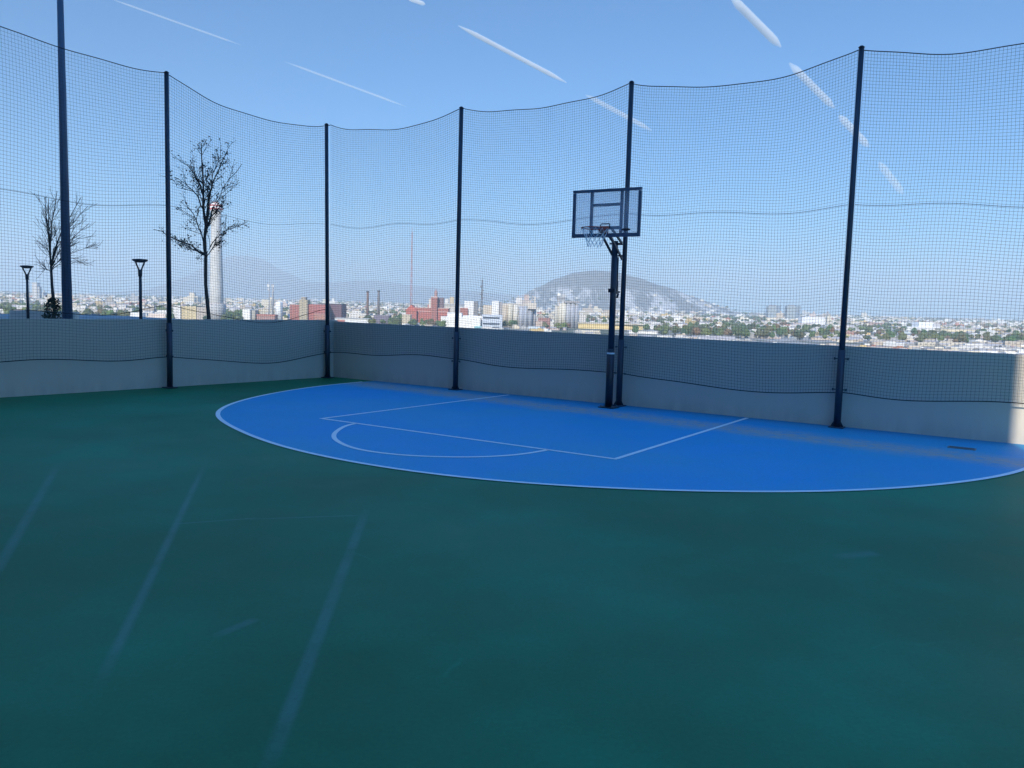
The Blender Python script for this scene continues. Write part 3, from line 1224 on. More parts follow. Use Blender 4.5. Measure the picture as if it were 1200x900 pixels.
# tall concrete tower with a red-banded head
D = 905
x, w, h = spot(246.5, 261.5, 237, D)
tw = thing('concrete_tower', 'very tall pale round concrete tower with a red and white striped head', 'tower', (x, D, CITY_Z))
bm = bmesh.new()
zz = lambda y: at(254, y, D).z - CITY_Z
lathe(bm, [(7.2, 0), (7.0, zz(340)), (6.2, zz(300)), (5.3, zz(258)), (5.1, zz(249))], 28)
o = obj('shaft', bm, M_OBJ, tw, True)
o.color = (.55, .54, .51, 1)
bm = bmesh.new()
lathe(bm, [(5.1, zz(249)), (6.6, zz(247)), (6.8, zz(239.5)), (6.2, zz(239))], 28)
hd = obj('head', bm, M_OBJ, tw, True)
hd.color = (.8, .78, .76, 1)
for ya, yb in ((246, 244.4), (242, 240.4)):
    bm = bmesh.new()
    lathe(bm, [(6.87, zz(ya)), (6.95, zz(ya) + .1), (6.95, zz(yb) - .1), (6.87, zz(yb))], 28)
    obj('stripe', bm, mat('red_paint', (.5, .07, .06), .6), hd)
bm = bmesh.new()
lathe(bm, [(3.4, zz(239)), (3.2, zz(237.2)), (.3, zz(236.6))], 20)
o = obj('roof_cap', bm, M_OBJ, tw, True)
o.color = (.5, .3, .27, 1)
bm = bmesh.new()
lathe(bm, [(9.6, 0), (9.4, zz(357)), (8.6, zz(355.5))], 28)
o = obj('plinth', bm, M_HOUSE, tw, True)
o.color = (.55, .55, .54, 1)
FOOT.append((244, 266, D))

# twin floodlit steel stacks, white tank
D = 960
for xa, yt, r, lab, hd_ in ((315.5, 332.5, .55, 'thin pale steel stack with a white head, beside the white round tank', True),
                            (319.6, 333, 1.05, 'thicker grey steel stack close beside the thin pale stack', True)):
    x, w, h = spot(xa - 1, xa + 1, yt, D)
    t = thing('steel_stack', lab, 'stack', (x, D, CITY_Z), 0, 'steel stacks by the white tank')
    bm = bmesh.new()
    cyl(bm, (0, 0, 0), (0, 0, h), r * 1.15, r, 12)
    o = obj('stack_tube', bm, M_OBJ, t, True)
    o.color = (.34, .35, .37, 1)
    for dz_, sz_ in ((2.2, (2.6, 1.6, 3.2)), (6.4, (2.0, 1.4, 1.4))):
        bm = bmesh.new()
        box(bm, (-.9 if r < 1 else .1, 0, h - dz_), sz_)
        o = obj('stack_platform', bm, M_OBJ, t)
        o.color = (.7, .7, .68, 1)
D = 930
x, w, h = spot(323, 331.3, 354, D)
t = thing('storage_tank', 'upright white round storage tank right of the steel stacks', 'tank', (x, D, CITY_Z))
bm = bmesh.new()
lathe(bm, [(w / 2, 0), (w / 2, h - .5), (w / 2 - .4, h), (.4, h + .6)], 26)
o = obj('tank_shell', bm, M_OBJ, t, True)
o.color = (.82, .82, .8, 1)
bm = bmesh.new()
box(bm, (w * .3, -w * .42, h / 2), (.8, .5, h))
o = obj('ladder_cage', bm, M_OBJ, t)
o.color = (.5, .5, .5, 1)
FOOT.append((322, 332, D))

block('brick_factory', 'red brick factory blocks with a beige lift tower, before the corner net pole', 'factory', [
    ('wing', 339.5, 350.6, 357, (.42, .12, .09), 22, 0), ('lift_tower', 350.8, 360.2, 351.3, (.5, .42, .28), 14, -2), ('rear_tower', 353, 358, 348, (.42, .36, .27), 8, 14),
    ('main_block', 360.4, 381, 356.6, (.45, .11, .09), 26, 1), ('shed', 368, 381, 368, (.5, .2, .13), 12, -14)], 940, 0)
block('brick_warehouse', 'dull purple-grey factory block with dark roof, right of the red brick factory', 'factory', [
    ('warehouse', 381.5, 400, 357, (.17, .10, .12), 30, 0), ('roof_edge', 375, 400.5, 355.8, (.10, .09, .10), 26, 3, 357, 'plain')], 965)
wb = block('white_shed', 'long low white shed just above the wall, right of the corner net pole', 'shed', [
    ('shed_wall', 392.5, 432, 373.6, (.78, .76, .72), 16, 0, 383, 'plain'), ('roof_edge', 392, 432.5, 372.9, (.5, .48, .45), 17, -.6, 373.6, 'plain')], 860)
for ch in wb.children:
    pass
bm = bmesh.new()
x, w, h = spot(395, 404, 374.6, 859.4)
box(bm, (x - wb.location.x, -.55, h - 1.3), (w, .1, 2.2))
o = obj('painted_panel', bm, M_OBJ, wb)
o.color = (.45, .16, .12, 1)

for xa, yt, col, lab in ((430.6, 341, (.26, .17, .14), 'brown brick chimney, the one nearer the corner net pole'), (443.4, 340.3, (.22, .20, .20), 'dark grey chimney, the one nearer the red brick brewery')):
    D = 1010
    x, w, h = spot(xa - 1.35, xa + 1.35, yt, D)
    t = thing('chimney', lab, 'chimney', (x, D, CITY_Z), 0, 'pair of thin factory chimneys')
    bm = bmesh.new()
    lathe(bm, [(w / 2 * 1.25, 0), (w / 2 * .95, h - 1.6), (w / 2 * .95, h - 1.5)], 16)
    o = obj('chimney_shaft', bm, M_OBJ, t, True)
    o.color = (*col, 1)
    bm = bmesh.new()
    lathe(bm, [(w / 2 * .95, h - 1.6), (w / 2 * 1.25, h - 1.3), (w / 2 * 1.25, h), (w / 2, h)], 16)
    o = obj('chimney_lip', bm, M_OBJ, t)
    o.color = (.08, .08, .09, 1)
block('low_warehouse', 'low dark purple-grey warehouse at the foot of the dark chimney', 'warehouse', [('hall', 438, 456, 370, (.2, .17, .22), 18, 0), ('hall_roof', 437.6, 456.4, 369.3, (.34, .3, .33), 19, -.5, 370, 'plain')], 905)

# brick brewery with spire
D = 985
cx = at(505, 375, D).x
bw = thing('brick_brewery', 'red brick brewery with stepped gables, clock-like tower and slim spire', 'brewery', (cx, D, CITY_Z))


def bpart(nm, x0, x1, yt, yb, col, dep, yo, m=None, par=None):
    x, w, h = spot(x0, x1, yt, D + yo)
    z0 = 0 if yb is None else at((x0 + x1) / 2, yb, D + yo).z - CITY_Z
    bm = bmesh.new()
    box(bm, (x - cx, yo + dep / 2, (z0 + h) / 2), (w, dep, h - z0))
    o = obj(nm, bm, m or M_HOUSE, par or bw)
    o.color = (*col, 1)
    return o


bpart('long_hall', 484, 525, 361.5, None, (.50, .12, .085), 24, 0)
bpart('hall_cornice', 483.6, 525.4, 360.6, 361.5, (.62, .40, .33), 25, -.6, M_OBJ)
bpart('string_course', 483.8, 525.2, 364.6, 365.3, (.62, .42, .36), 1, -.35, M_OBJ)
bpart('end_wing', 475.5, 488, 364, None, (.52, .13, .09), 20, -5)
bpart('tower', 504.8, 512, 348.2, None, (.40, .12, .09), 8, -3)
bpart('tower_cornice', 504.4, 512.4, 347.5, 348.6, (.66, .5, .45), 9, -3.5, M_OBJ)
bpart('upper_storey', 501, 518, 357, 361, (.46, .13, .10), 14, 6)
bpart('side_tower', 512.3, 519.5, 348.6, None, (.19, .13, .16), 10, 4)
bpart('white_stair', 502, 505.5, 350, None, (.72, .68, .64), 6, 2)
bm = bmesh.new()
x, w, h = spot(508.6, 512, 347.5, D)
zt = at(510.3, 337.5, D).z - CITY_Z
zq = lambda y: at(510.3, y, D).z - CITY_Z
lathe(bm, [(1.75, zq(347.6)), (1.75, zq(344)), (2.0, zq(343.6)), (1.3, zq(341)), (.5, zq(339.4)), (.12, zt)], 12, (x - cx, 0, 0))
o = obj('spire', bm, M_OBJ, bw)
o.color = (.42, .26, .24, 1)
# gabled end
bm = bmesh.new()
xa, xb = at(474.8, 370, D - 5).x - cx, at(488.6, 370, D - 5).x - cx
za, zb_ = at(481, 364, D - 5).z - CITY_Z, at(481, 357.2, D - 5).z - CITY_Z
vs = [bm.verts.new(c) for c in ((xa, -5.6, za), (xb, -5.6, za), ((xa + xb) / 2, -5.6, zb_), (xa, 15.6, za), (xb, 15.6, za), ((xa + xb) / 2, 15.6, zb_))]
for fc in ((0, 1, 2), (5, 4, 3), (0, 2, 5, 3), (1, 4, 5, 2), (0, 3, 4, 1)):
    bm.faces.new([vs[i] for i in fc])
o = obj('gable_roof', bm, M_OBJ, bw)
o.color = (.56, .15, .11, 1)
FOOT.append((474, 526, D))
block('cream_house', 'cream coloured house in front of the brewery\'s gabled end', 'house', [('house_wall', 471, 481, 369, (.66, .56, .40), 10, 0), ('roof_edge', 470.7, 481.3, 368.5, (.6, .5, .42), 10.6, -.3, 369, 'plain')], 890)
block('white_factory', 'stepped white factory in front of the brewery, beside the net pole', 'factory', [
    ('front_hall', 516.5, 563, 371.5, (.8, .77, .7), 20, 0), ('upper_hall', 524, 541, 366.4, (.78, .76, .72), 14, 6), ('rear_hall', 541.5, 566, 370, (.76, .73, .68), 20, 9), ('loading_canopy', 556, 566, 382.5, (.25, .5, .52), 4, -4, 384.5, 'plain')], 900)
block('white_tower_block', 'plain white tower block with a dark side, between net pole and lattice mast', 'tower block', [
    ('tower_wall', 543.7, 554.6, 352.8, (.82, .80, .76), 14, 0, None, 'plain') if False else ('tower_wall', 543.7, 554.6, 352.8, (.82, .80, .76), 14, 0), ('side_block', 554.8, 559.5, 353, (.24, .24, .25), 12, 2), ('brick_base', 539, 548, 361, (.4, .16, .12), 10, -3)], 1060)
block('plant_house', 'greeble-roofed pale plant building behind the brewery tower', 'plant', [
    ('plant_wall', 520, 532.5, 358, (.62, .58, .52), 12, 0), ('roof_tank', 521, 525, 350, (.72, .68, .62), 6, 2, 356, 'plain'), ('roof_unit', 526.5, 531.5, 347.8, (.6, .5, .36), 6, 4, 356, 'plain'), ('roof_deck', 519.5, 533, 355.5, (.5, .48, .45), 14, -.6, 358.1, 'plain')], 1090)
ob = block('office_block', 'blue-grey office block with three dark ribbon windows, by the lattice mast', 'office', [('office_wall', 565, 588.5, 369, (.52, .56, .62), 18, 0, 999, 'plain')[:7] + (395, 'plain')], 905)
for y0, y1 in ((371.6, 373.4), (378.6, 380.4), (382.8, 384.6)):
    x, w, h = spot(566, 585.5, y0, 904.8)
    z0 = at(576, y1, 904.8).z - CITY_Z
    bm = bmesh.new()
    box(bm, (x - ob.location.x, -.12, (h + z0) / 2), (w, .3, h - z0))
    obj('ribbon_window', bm, M_GLASSD, ob)
block('white_tower_block', 'slimmer white tower block rising behind the blue-grey office', 'tower block', [('tower_wall', 576, 584.2, 352.6, (.8, .78, .74), 12, 0), ('side_block', 584.4, 588, 354, (.35, .33, .32), 10, 2), ('low_wing', 566, 575.8, 357.6, (.6, .52, .42), 12, 3)], 1040)


def lattice(name, label, x, ytop, D, wpx, col, dishes=0):
    p = at(x, 375, D)
    h = at(x, ytop, D).z - CITY_Z
    w = wpx / FPX * D / 2
    t = thing(name, label, 'mast', (p.x, p.y, CITY_Z))
    v, f = [], []
    n = 12
    r = w * .16
    cor = lambda k, z: Vector((w * (1 - .75 * z / h) * math.cos(2 * PI * k / 3 + .4), w * (1 - .75 * z / h) * math.sin(2 * PI * k / 3 + .4), z))
    for k in range(3):
        tube_into(v, f, [cor(k, 0), cor(k, h)], r, 4)
        for i in range(n):
            tube_into(v, f, [cor(k, h * i / n), cor(k + 1, h * (i + 1) / n)], r * .7, 3)
    tube_into(v, f, [Vector((0, 0, h * .98)), Vector((0, 0, h * 1.06))], r * .8, 4)
    pym('lattice', v, f, col, t)
    for i in range(dishes):
        bm = bmesh.new()
        z = h * (.62 + .08 * i)
        s = -1 if i % 2 else 1
        cyl(bm, (s * w * .6, -w * .7, z), (s * w * .6, -w * 1.1, z), w * .55, w * .55, 10)
        obj('dish', bm, M_GREYSTEEL, t)
    return t


lattice('lattice_mast', 'dark lattice mast with small dishes beside the blue-grey office block', 564, 328, 915, 3.6, M_GREYSTEEL, 4)
lattice('lattice_mast', 'very tall faint reddish lattice mast far behind the brewery gable', 481.3, 272, 2600, 2.6, M_REDSTEEL)


def silo_group(name, label, D, shafts, tops):
    xs = [s[0] for s in shafts] + [s[1] for s in shafts]
    cx = at((min(xs) + max(xs)) / 2, 375, D).x
    t = thing(name, label, 'silo', (cx, D, CITY_Z))
    for x0, x1, yt, col, yo in shafts:
        x, w, h = spot(x0, x1, yt, D + yo)
        bm = bmesh.new()
        cyl(bm, (x - cx, yo, 0), (x - cx, yo, h), w / 2, w / 2, 20)
        o = obj('silo_cylinder', bm, M_OBJ, t, True)
        for pl in o.data.polygons:
            if abs(pl.normal.z) > .9:
                pl.use_smooth = False
        o.color = (*col, 1)
    for nm, x0, x1, yt, yb, col, dep, yo in tops:
        x, w, h = spot(x0, x1, yt, D + yo)
        z0 = at((x0 + x1) / 2, yb, D + yo).z - CITY_Z if yb else 0
        bm = bmesh.new()
        box(bm, (x - cx, yo, (h + z0) / 2), (w, dep, h - z0))
        o = obj(nm, bm, M_OBJ, t)
        o.color = (*col, 1)
    FOOT.append((min(xs), max(xs), D))
    return t


silo_group('grain_silo', 'cluttered grain silo of cream and grey cylinders with machinery on top', 990, [
    (588, 595, 357, (.52, .44, .34), 0), (594.5, 601, 356.4, (.6, .54, .42), -3), (600.5, 607.5, 357.5, (.62, .58, .5), 0),
    (608, 613.5, 359, (.40, .41, .44), -3), (613, 618.5, 359.5, (.36, .38, .42), -3), (618, 624, 360, (.33, .35, .39), -2), (623, 628, 358, (.42, .42, .43), 4)],
    [('top_deck', 588.5, 628, 355.8, 358.4, (.5, .46, .4), 12, 4), ('hoist_house', 604, 611, 349, 356, (.66, .62, .58), 8, 3), ('conveyor_house', 611.5, 622, 351.5, 356, (.48, .42, .38), 8, 3),
     ('lift_head', 613.5, 619, 345.5, 352, (.5, .4, .36), 5, 3), ('vent_stack', 622.5, 624, 346, 352, (.3, .29, .3), 2, 3), ('vent_stack', 625.2, 627, 347.4, 356, (.55, .5, .45), 2, 3), ('vent_stack', 606, 607.2, 346.6, 350, (.5, .5, .5), 2, 3), ('side_house', 618, 628, 355, 362, (.62, .55, .46), 8, -4)])
silo_group('grain_silo', 'tall plain grain silo of cream and grey cylinders under a white headhouse, before the hill', 1010, [
    (649.5, 654.5, 358, (.5, .47, .4), 2), (654, 658.6, 355.5, (.62, .57, .47), 0), (658.2, 662.8, 355.2, (.64, .60, .5), 0),
    (663, 668.3, 354.5, (.42, .43, .46), 0), (668, 673.3, 354.7, (.40, .41, .45), 0), (673, 678, 356, (.38, .39, .43), 1)],
    [('headhouse', 652, 655.8, 344.2, 358, (.42, .42, .42), 6, 2), ('white_cap', 652, 655.8, 343.3, 346.4, (.85, .84, .82), 6.4, 2), ('headhouse', 657, 661.3, 344.8, 356, (.5, .5, .5), 6, 2), ('top_deck', 660, 678, 352.6, 355, (.34, .32, .32), 9, 1), ('bridge_deck', 651.5, 661.6, 348, 351, (.3, .3, .31), 6, 1.7)])
block('brick_shed', 'small red-brown brick shed between the two grain silo groups', 'shed', [('shed_wall', 631, 645, 372.5, (.36, .15, .12), 14, 0), ('shed_annex', 628, 636, 376, (.6, .45, .36), 10, -5)], 960)
block('yellow_warehouse', 'very long low yellow warehouse seen behind the hoop pole', 'warehouse', [
    ('long_hall', 677.5, 714, 379.2, (.72, .56, .26), 24, 0), ('long_hall', 714.3, 754, 380.4, (.68, .54, .28), 24, 2), ('roof_edge', 677, 754.5, 378.4, (.6, .54, .44), 27, -1, 379.9, 'plain')], 1010)
block('white_gate_house', 'pale small block standing beside the tall plain silo', 'house', [('house_wall', 678.5, 686.5, 369, (.72, .68, .62), 10, 0), ('roof_tank', 680, 683, 367, (.6, .58, .55), 4, 2, 369, 'plain')], 1120)
block('white_shed', 'low white shed in front of the long yellow warehouse, right of the hoop pole', 'shed', [('shed_wall', 738, 771, 388.5, (.8, .77, .72), 12, 0, 399, 'plain'), ('roof_edge', 737.6, 771.4, 387.9, (.66, .62, .58), 12.6, -.3, 388.5, 'plain')], 870)

for i, (x0, x1, yt, lab) in enumerate(((899.5, 914.5, 358, 'hazy high-rise tower far beyond the net, standing nearer the rounded hill'), (921.5, 937.5, 358, 'hazy high-rise tower far beyond the net, beside the wide white block'))):
    block('highrise_tower', lab, 'high-rise', [('tower_wall', x0, x1 - 5.5, yt + .6, (.34, .40, .42), 22, 0), ('glass_wing', x1 - 6, x1, yt, (.2, .27, .34), 22, 3), ('roof_plant', x0 + 2, x0 + 9, yt - .8, (.3, .3, .32), 8, 5, yt + .7, 'plain'), ('podium', x0 - 1, x1 + 1, 374, (.4, .38, .38), 30, -6)], 2500, 0, 'two hazy high-rise towers')
block('wide_white_block', 'wide white block right of the two hazy high-rise towers', 'building', [('block_wall', 940, 967, 371.6, (.8, .78, .76), 26, 0), ('roof_unit', 944, 950, 370.6, (.6, .6, .6), 10, 5, 371.7, 'plain')], 1900)
block('pink_block', 'dull pink flat-roofed block just right of the hoop-side net pole, near the horizon', 'building', [('block_wall', 1018, 1036, 377.8, (.5, .33, .28), 24, 0), ('roof_unit', 1019, 1022.5, 376.5, (.4, .34, .33), 8, 4, 377.9, 'plain')], 1900)
block('white_mall', 'large white stepped building near the horizon, above the floor drain', 'building', [('lower_hall', 1062, 1103, 383.4, (.8, .78, .76), 40, 0), ('upper_hall', 1077, 1094, 377.4, (.78, .77, .74), 26, 8), ('side_hall', 1094.5, 1103, 379.4, (.5, .48, .48), 22, 9)], 1500)
block('long_cream_block', 'long cream building reaching right from the white stepped building', 'building', [('long_wall', 1103.5, 1143, 386, (.72, .62, .42), 22, 0), ('roof_edge', 1103, 1143.5, 385.2, (.66, .6, .52), 24, -1, 386, 'plain')], 1480)
block('yellow_house_block', 'yellow-cream block with white neighbour, left of the concrete tower', 'building', [('white_wing', 203, 211.5, 358, (.8, .78, .74), 14, 0), ('yellow_wing', 211.7, 230, 358.6, (.68, .55, .30), 16, 2), ('beige_wing', 230.3, 244, 360, (.52, .45, .38), 16, 3)], 930)
block('white_gable_block', 'white block with shaded side, right of the concrete tower', 'building', [('block_wall', 284, 293, 362.4, (.8, .78, .72), 12, 0), ('shaded_wing', 293.3, 299, 363.5, (.42, .40, .34), 12, 3)], 900)  # side shade is put into the second wing's darker colour
block('red_roof_row', 'row of low red-roofed sheds in front of the steel stacks', 'shed', [('row_wall', 301, 322, 370, (.42, .22, .18), 12, 0), ('row_roof', 300.6, 322.4, 368.6, (.45, .17, .13), 13, -.5, 370, 'plain')], 900)
block('white_low_row', 'low white sheds just above the wall, seen under the garden lamp', 'shed', [('row_wall', 152, 166, 366.4, (.82, .8, .76), 10, 0), ('row_wing', 174, 194, 367.5, (.7, .58, .5), 10, 2)], 880)
block('hazy_tower_block', 'pale hazy tower block near the horizon behind the shorter garden lamp', 'tower block', [('tower_wall', 38.5, 44.5, 331, (.7, .68, .66), 14, 0), ('tower_wing', 44.7, 47, 336, (.5, .5, .5), 12, 2)], 2300)

# ------------------------------------------------------------------ ordinary houses and trees of the city
PAL = [('white', (.82, .79, .73), 10), ('cream', (.70, .62, .48), 5), ('grey', (.45, .44, .43), 4), ('beige', (.55, .46, .36), 4), ('pale pink', (.62, .50, .44), .9),
       ('terracotta', (.45, .21, .15), 1.2), ('ochre', (.60, .44, .20), 1.3), ('pale blue', (.52, .58, .62), .4)]


def where(x):
    for a, b, s in ((-99, 75, 'left of floodlight mast'), (75, 200, 'right of the floodlight mast'), (200, 250, 'behind the leafy bare tree'), (250, 325, 'near the concrete tower'),
                    (325, 385, 'around the red brick factory'), (385, 445, 'around the two thin chimneys'), (445, 535, 'around the brewery'), (535, 590, 'around the lattice mast'), (590, 650, 'around the cluttered silos'),
                    (650, 720, 'by the plain silo'), (720, 850, 'below the rounded hill'), (850, 980, 'below the hazy high-rises'), (980, 1062, 'past the right-hand net pole'), (1062, 1110, 'around the white stepped building'), (1110, 9999, 'above the sunlit wall end')):
        if a <= x < b:
            return s


def px_of(p):
    q = Vector(p) - Vector((0, 0, EYE))
    w_ = q.dot(fwd)
    return 600 + FPX * q.dot(rt) / w_, 450 - FPX * q.dot(up) / w_


def house_mesh(k, rnd):
    """unit-free house: w x d x h with a parapet, an upper room and a roof tank"""
    bm = bmesh.new()
    if k == 0:
        box(bm, (0, 0, .5), (1, 1, 1))
        box(bm, (-.2, .1, 1.16), (.45, .5, .36))
    elif k == 1:
        box(bm, (-.12, 0, .5), (.76, 1, 1))
        box(bm, (.38, .06, .3), (.24, .8, .6))
        box(bm, (.0, .2, 1.1), (.16, .2, .22))
    elif k == 2:
        box(bm, (0, 0, .42), (1, 1, .84))
        for c, s in (((0, -.48, .9), (1, .04, .14)), ((0, .48, .9), (1, .04, .14)), ((-.48, 0, .9), (.04, .92, .14)), ((.48, 0, .9), (.04, .92, .14))):
            box(bm, c, s)
        box(bm, (.25, .2, 1.05), (.25, .25, .42))
    elif k == 3:
        box(bm, (0, .1, .5), (1, .8, 1))
        box(bm, (-.2, -.36, .25), (.6, .28, .5))
    else:
        vs = [bm.verts.new(c) for c in ((-.5, -.5, 0), (.5, -.5, 0), (.5, .5, 0), (-.5, .5, 0), (-.5, -.5, .7), (.5, -.5, .7), (.5, .5, .7), (-.5, .5, .7), (-.5, 0, 1.05), (.5, 0, 1.05))]
        for fc in ((0, 1, 5, 4), (1, 2, 6, 9, 5), (2, 3, 7, 6), (3, 0, 4, 8, 7), (4, 5, 9, 8), (6, 7, 8, 9), (3, 2, 1, 0)):
            bm.faces.new([vs[i] for i in fc])
    return bm


HM = []
for k in range(5):
    bm = house_mesh(k, None)
    me = bpy.data.meshes.new('house')
    bm.to_mesh(me)
    bm.free()
    HM.append(me)


def scaled(me, w, d, h):
    m2 = me.copy()
    m2.transform(Matrix.Diagonal((w, d, h, 1)))
    if not m2.materials:
        m2.materials.append(M_HOUSE)
    return m2


rnd = random.Random(77)
cands = []
used = set()
D = 640.0
while D < 2100:
    span = D * .66
    xx = -span
    row = rnd.uniform(15, 24) * (D / 850) ** .9
    while xx < span:
        w = rnd.choice((8, 9, 10, 11, 12, 13, 14, 16, 18, 22, 30)) * rnd.uniform(.8, 1.2)
        h = rnd.choice((3.2, 3.4, 4, 6.2, 6.6, 9.0) if xx < 130 * D / 900 else (3, 3.2, 3.3, 3.6, 4, 6.2)) * rnd.uniform(.9, 1.1)
        if rnd.random() < .012:
            h *= rnd.uniform(1.8, 3.0)
            w *= 1.2
        gap = rnd.choice((1, 2, 3, 9, 16, 28)) * rnd.uniform(.7, 1.4)
        y = D + rnd.uniform(-5, 5)
        px, py = px_of((xx + w / 2, y, CITY_Z + h))
        green = mnoise.noise(Vector((xx / 130, y / 190, 1.7)))
        ok = -20 < px < 1220 and green < .02 + .12 * rnd.random()
        for a, b, dd in FOOT:
            wp = w / y * FPX / 2
            if px + wp > a and px - wp < b:
                if abs(dd - y) < 34 or (y < dd and h > 3.45):
                    ok = False
        top_hidden = py > 11 * (px / 1200 - .5) * .0 + (horizon(px) + 37)
        if ok and not top_hidden:
            cands.append((xx + w / 2, y, w, rnd.uniform(8, 16), h, rnd.randrange(5), px))
        xx += w + gap
    D += row
cands.sort(key=lambda c: -(c[2] / c[1]) * min(c[4], 30 + 0 * c[1]) / c[1])
print('house candidates', len(cands))
IND = cands[:285]
SHAPE = ['with upper room', 'with side wing', 'with roof edge', 'with front room', 'with ridged roof']
tally = {}
for (x, y, w, d, h, k, px) in IND:
    nm, col, _ = rnd.choices(PAL, [p[2] for p in PAL])[0]
    j = rnd.uniform(.85, 1.08)
    me = scaled(HM[k], w, d, h)
    o = bpy.data.objects.new('city_house', me)
    C.objects.link(o)
    o.location = (x, y, CITY_Z)
    o.rotation_euler = (0, 0, math.atan2(-x, y) * .5 + rnd.gauss(0, .12))
    o.color = (*[min(.9, c * j) for c in col], 1)
    sz = ('tall ' if h > 9 else 'low ' if h < 4.8 else '') + ('wide ' if w > 24 else 'small ' if w < 11 else '')
    dist = 'in near rows' if y < 960 else 'in middle rows' if y < 1250 else 'near the horizon'
    lab = f'{sz}{nm} house {SHAPE[k]}, {dist}, {where(px)}'
    ws = lab.split()
    tag(o, lab, 'house', 'city house: ' + lab)


def stuff_mesh(name, items, m):
    """items: (mesh, matrix, colour) merged into one mesh with face colours"""
    verts, faces, cols = [], [], []
    for me, mt, col in items:
        k = len(verts)
        verts += [mt @ v.co for v in me.vertices]
        for p in me.polygons:
            faces.append([k + i for i in p.vertices])
            top = p.normal.z > .5 and m is M_VCOL
            cc = (.46, .41, .37) if top else col
            cols.append((len(p.vertices), cc))
    me = bpy.data.meshes.new(name)
    me.from_pydata(verts, [], faces)
    ca = me.color_attributes.new('Col', 'FLOAT_COLOR', 'CORNER')
    data = []
    for n, cc in cols:
        data += [*cc, 1] * n
    ca.data.foreach_set('color', data)
    me.materials.append(m)
    o = bpy.data.objects.new(name, me)
    C.objects.link(o)
    return kind(o, 'stuff')


items = []
for (x, y, w, d, h, k, px) in cands[285:]:
    nm, col, _ = rnd.choices(PAL, [p[2] for p in PAL])[0]
    items.append((HM[k], Matrix.Translation((x, y, CITY_Z)) @ Matrix.Rotation(rnd.gauss(0, .3), 4, 'Z') @ Matrix.Diagonal((w, d, h, 1)), col))
for _ in range(5200):
    D = 2000 + 5600 * rnd.random() ** 1.6
    x = rnd.uniform(-.66, .66) * D
    z = hill_z(x, D)
    if z > CITY_Z + 55 + 50 * rnd.random() ** 2 or mnoise.noise(Vector((x / 260, D / 400, 5.1))) > .18:
        continue
    if z > CITY_Z + 15 and (D > HD - 200 or mnoise.noise(Vector((x / 150, D / 150, 2.2))) > .12):
        continue
    s = D / 2000
    w, h = rnd.uniform(10, 34) * s ** .5, rnd.choice((4, 6, 7, 8, 10, 10)) * s ** .3
    nm, col, _ = rnd.choices(PAL, [p[2] for p in PAL])[0]
    if rnd.random() < .02 and z < CITY_Z + 5 and col[1] > .4:
        h *= rnd.uniform(1.6, 3)
    if z > CITY_Z + 5:
        w, h = rnd.uniform(9, 20), rnd.uniform(5, 8)
    items.append((HM[rnd.randrange(4)], Matrix.Translation((x, D, z - 1)) @ Matrix.Rotation(rnd.gauss(0, .4), 4, 'Z') @ Matrix.Diagonal((w, rnd.uniform(10, 18), h, 1)), col))
for _ in range(900):          # the blocks hidden below the parapet
    D = rnd.uniform(330, 640)
    x = rnd.uniform(-.8, .8) * D
    items.append((HM[rnd.randrange(5)], Matrix.Translation((x, D, CITY_Z)) @ Matrix.Rotation(rnd.gauss(0, .15), 4, 'Z') @ Matrix.Diagonal((rnd.uniform(8, 20), rnd.uniform(8, 16), 3.2 if D > 560 else rnd.uniform(3, 5), 1)),
                  rnd.choices(PAL, [p[2] for p in PAL])[0][1]))
stuff_mesh('distant_city_houses', items, M_VCOL)

# trees
TM = []
for k in range(4):
    bm = bmesh.new()
    r_ = random.Random(60 + k)
    for j in range(7):
        a = r_.uniform(0, 6.28)
        q_ = r_.uniform(0, .55)
        c = Vector((q_ * math.cos(a), q_ * math.sin(a), r_.uniform(-.3, .5)))
        s = r_.uniform(.35, .6)
        rr = bmesh.ops.create_icosphere(bm, subdivisions=2, radius=s)
        for v_ in rr['verts']:
            v_.co = v_.co * r_.uniform(.72, 1.28) + c
    for j in range(260):
        a = Vector((r_.gauss(0, 1), r_.gauss(0, 1), r_.gauss(0, 1))).normalized() * r_.uniform(.75, 1.15)
        b = Vector((r_.gauss(0, 1), r_.gauss(0, 1), r_.gauss(0, 1))).normalized() * .1
        c = Vector((r_.gauss(0, 1), r_.gauss(0, 1), r_.gauss(0, 1))).normalized() * .1
        bm.faces.new([bm.verts.new(a), bm.verts.new(a + b), bm.verts.new(a + b + c)])
    me = bpy.data.meshes.new('city_tree')
    bm.to_mesh(me)
    bm.free()
    me.materials.append(M_CROWN)
    TM.append(me)
trunk_me = bpy.data.meshes.new('trunk')
bm = bmesh.new()
cyl(bm, (0, 0, -2.0), (0, 0, 0), .1, .07, 6)
bm.to_mesh(trunk_me)
bm.free()
trunk_me.materials.append(M_BARK)
GREENS = [('dark green', (.055, .085, .035)), ('mid green', (.085, .125, .04)), ('olive', (.12, .125, .05)), ('brownish', (.17, .11, .055)), ('yellow-green', (.13, .165, .05))]
tc_ = []
for _ in range(6400):
    D = 800 + 1500 * rnd.random() ** 1.4
    x = rnd.uniform(-.66, .66) * D
    g_ = mnoise.noise(Vector((x / 130, D / 190, 1.7)))
    if g_ < .06 and rnd.random() < .7:
        continue
    r0 = rnd.uniform(2.8, 6.0)
    if x > 120 * D / 900 and rnd.random() < .45:
        continue
    px, py = px_of((x, D, CITY_Z + r0 * 1.9))
    if not -10 < px < 1210 or py > horizon(px) + 33:
        continue
    if any(a - 1 < px < b + 1 and dd - 300 < D < dd + 30 for a, b, dd in FOOT) and rnd.random() < .97:
        continue
    tc_.append((x, D, r0, px))
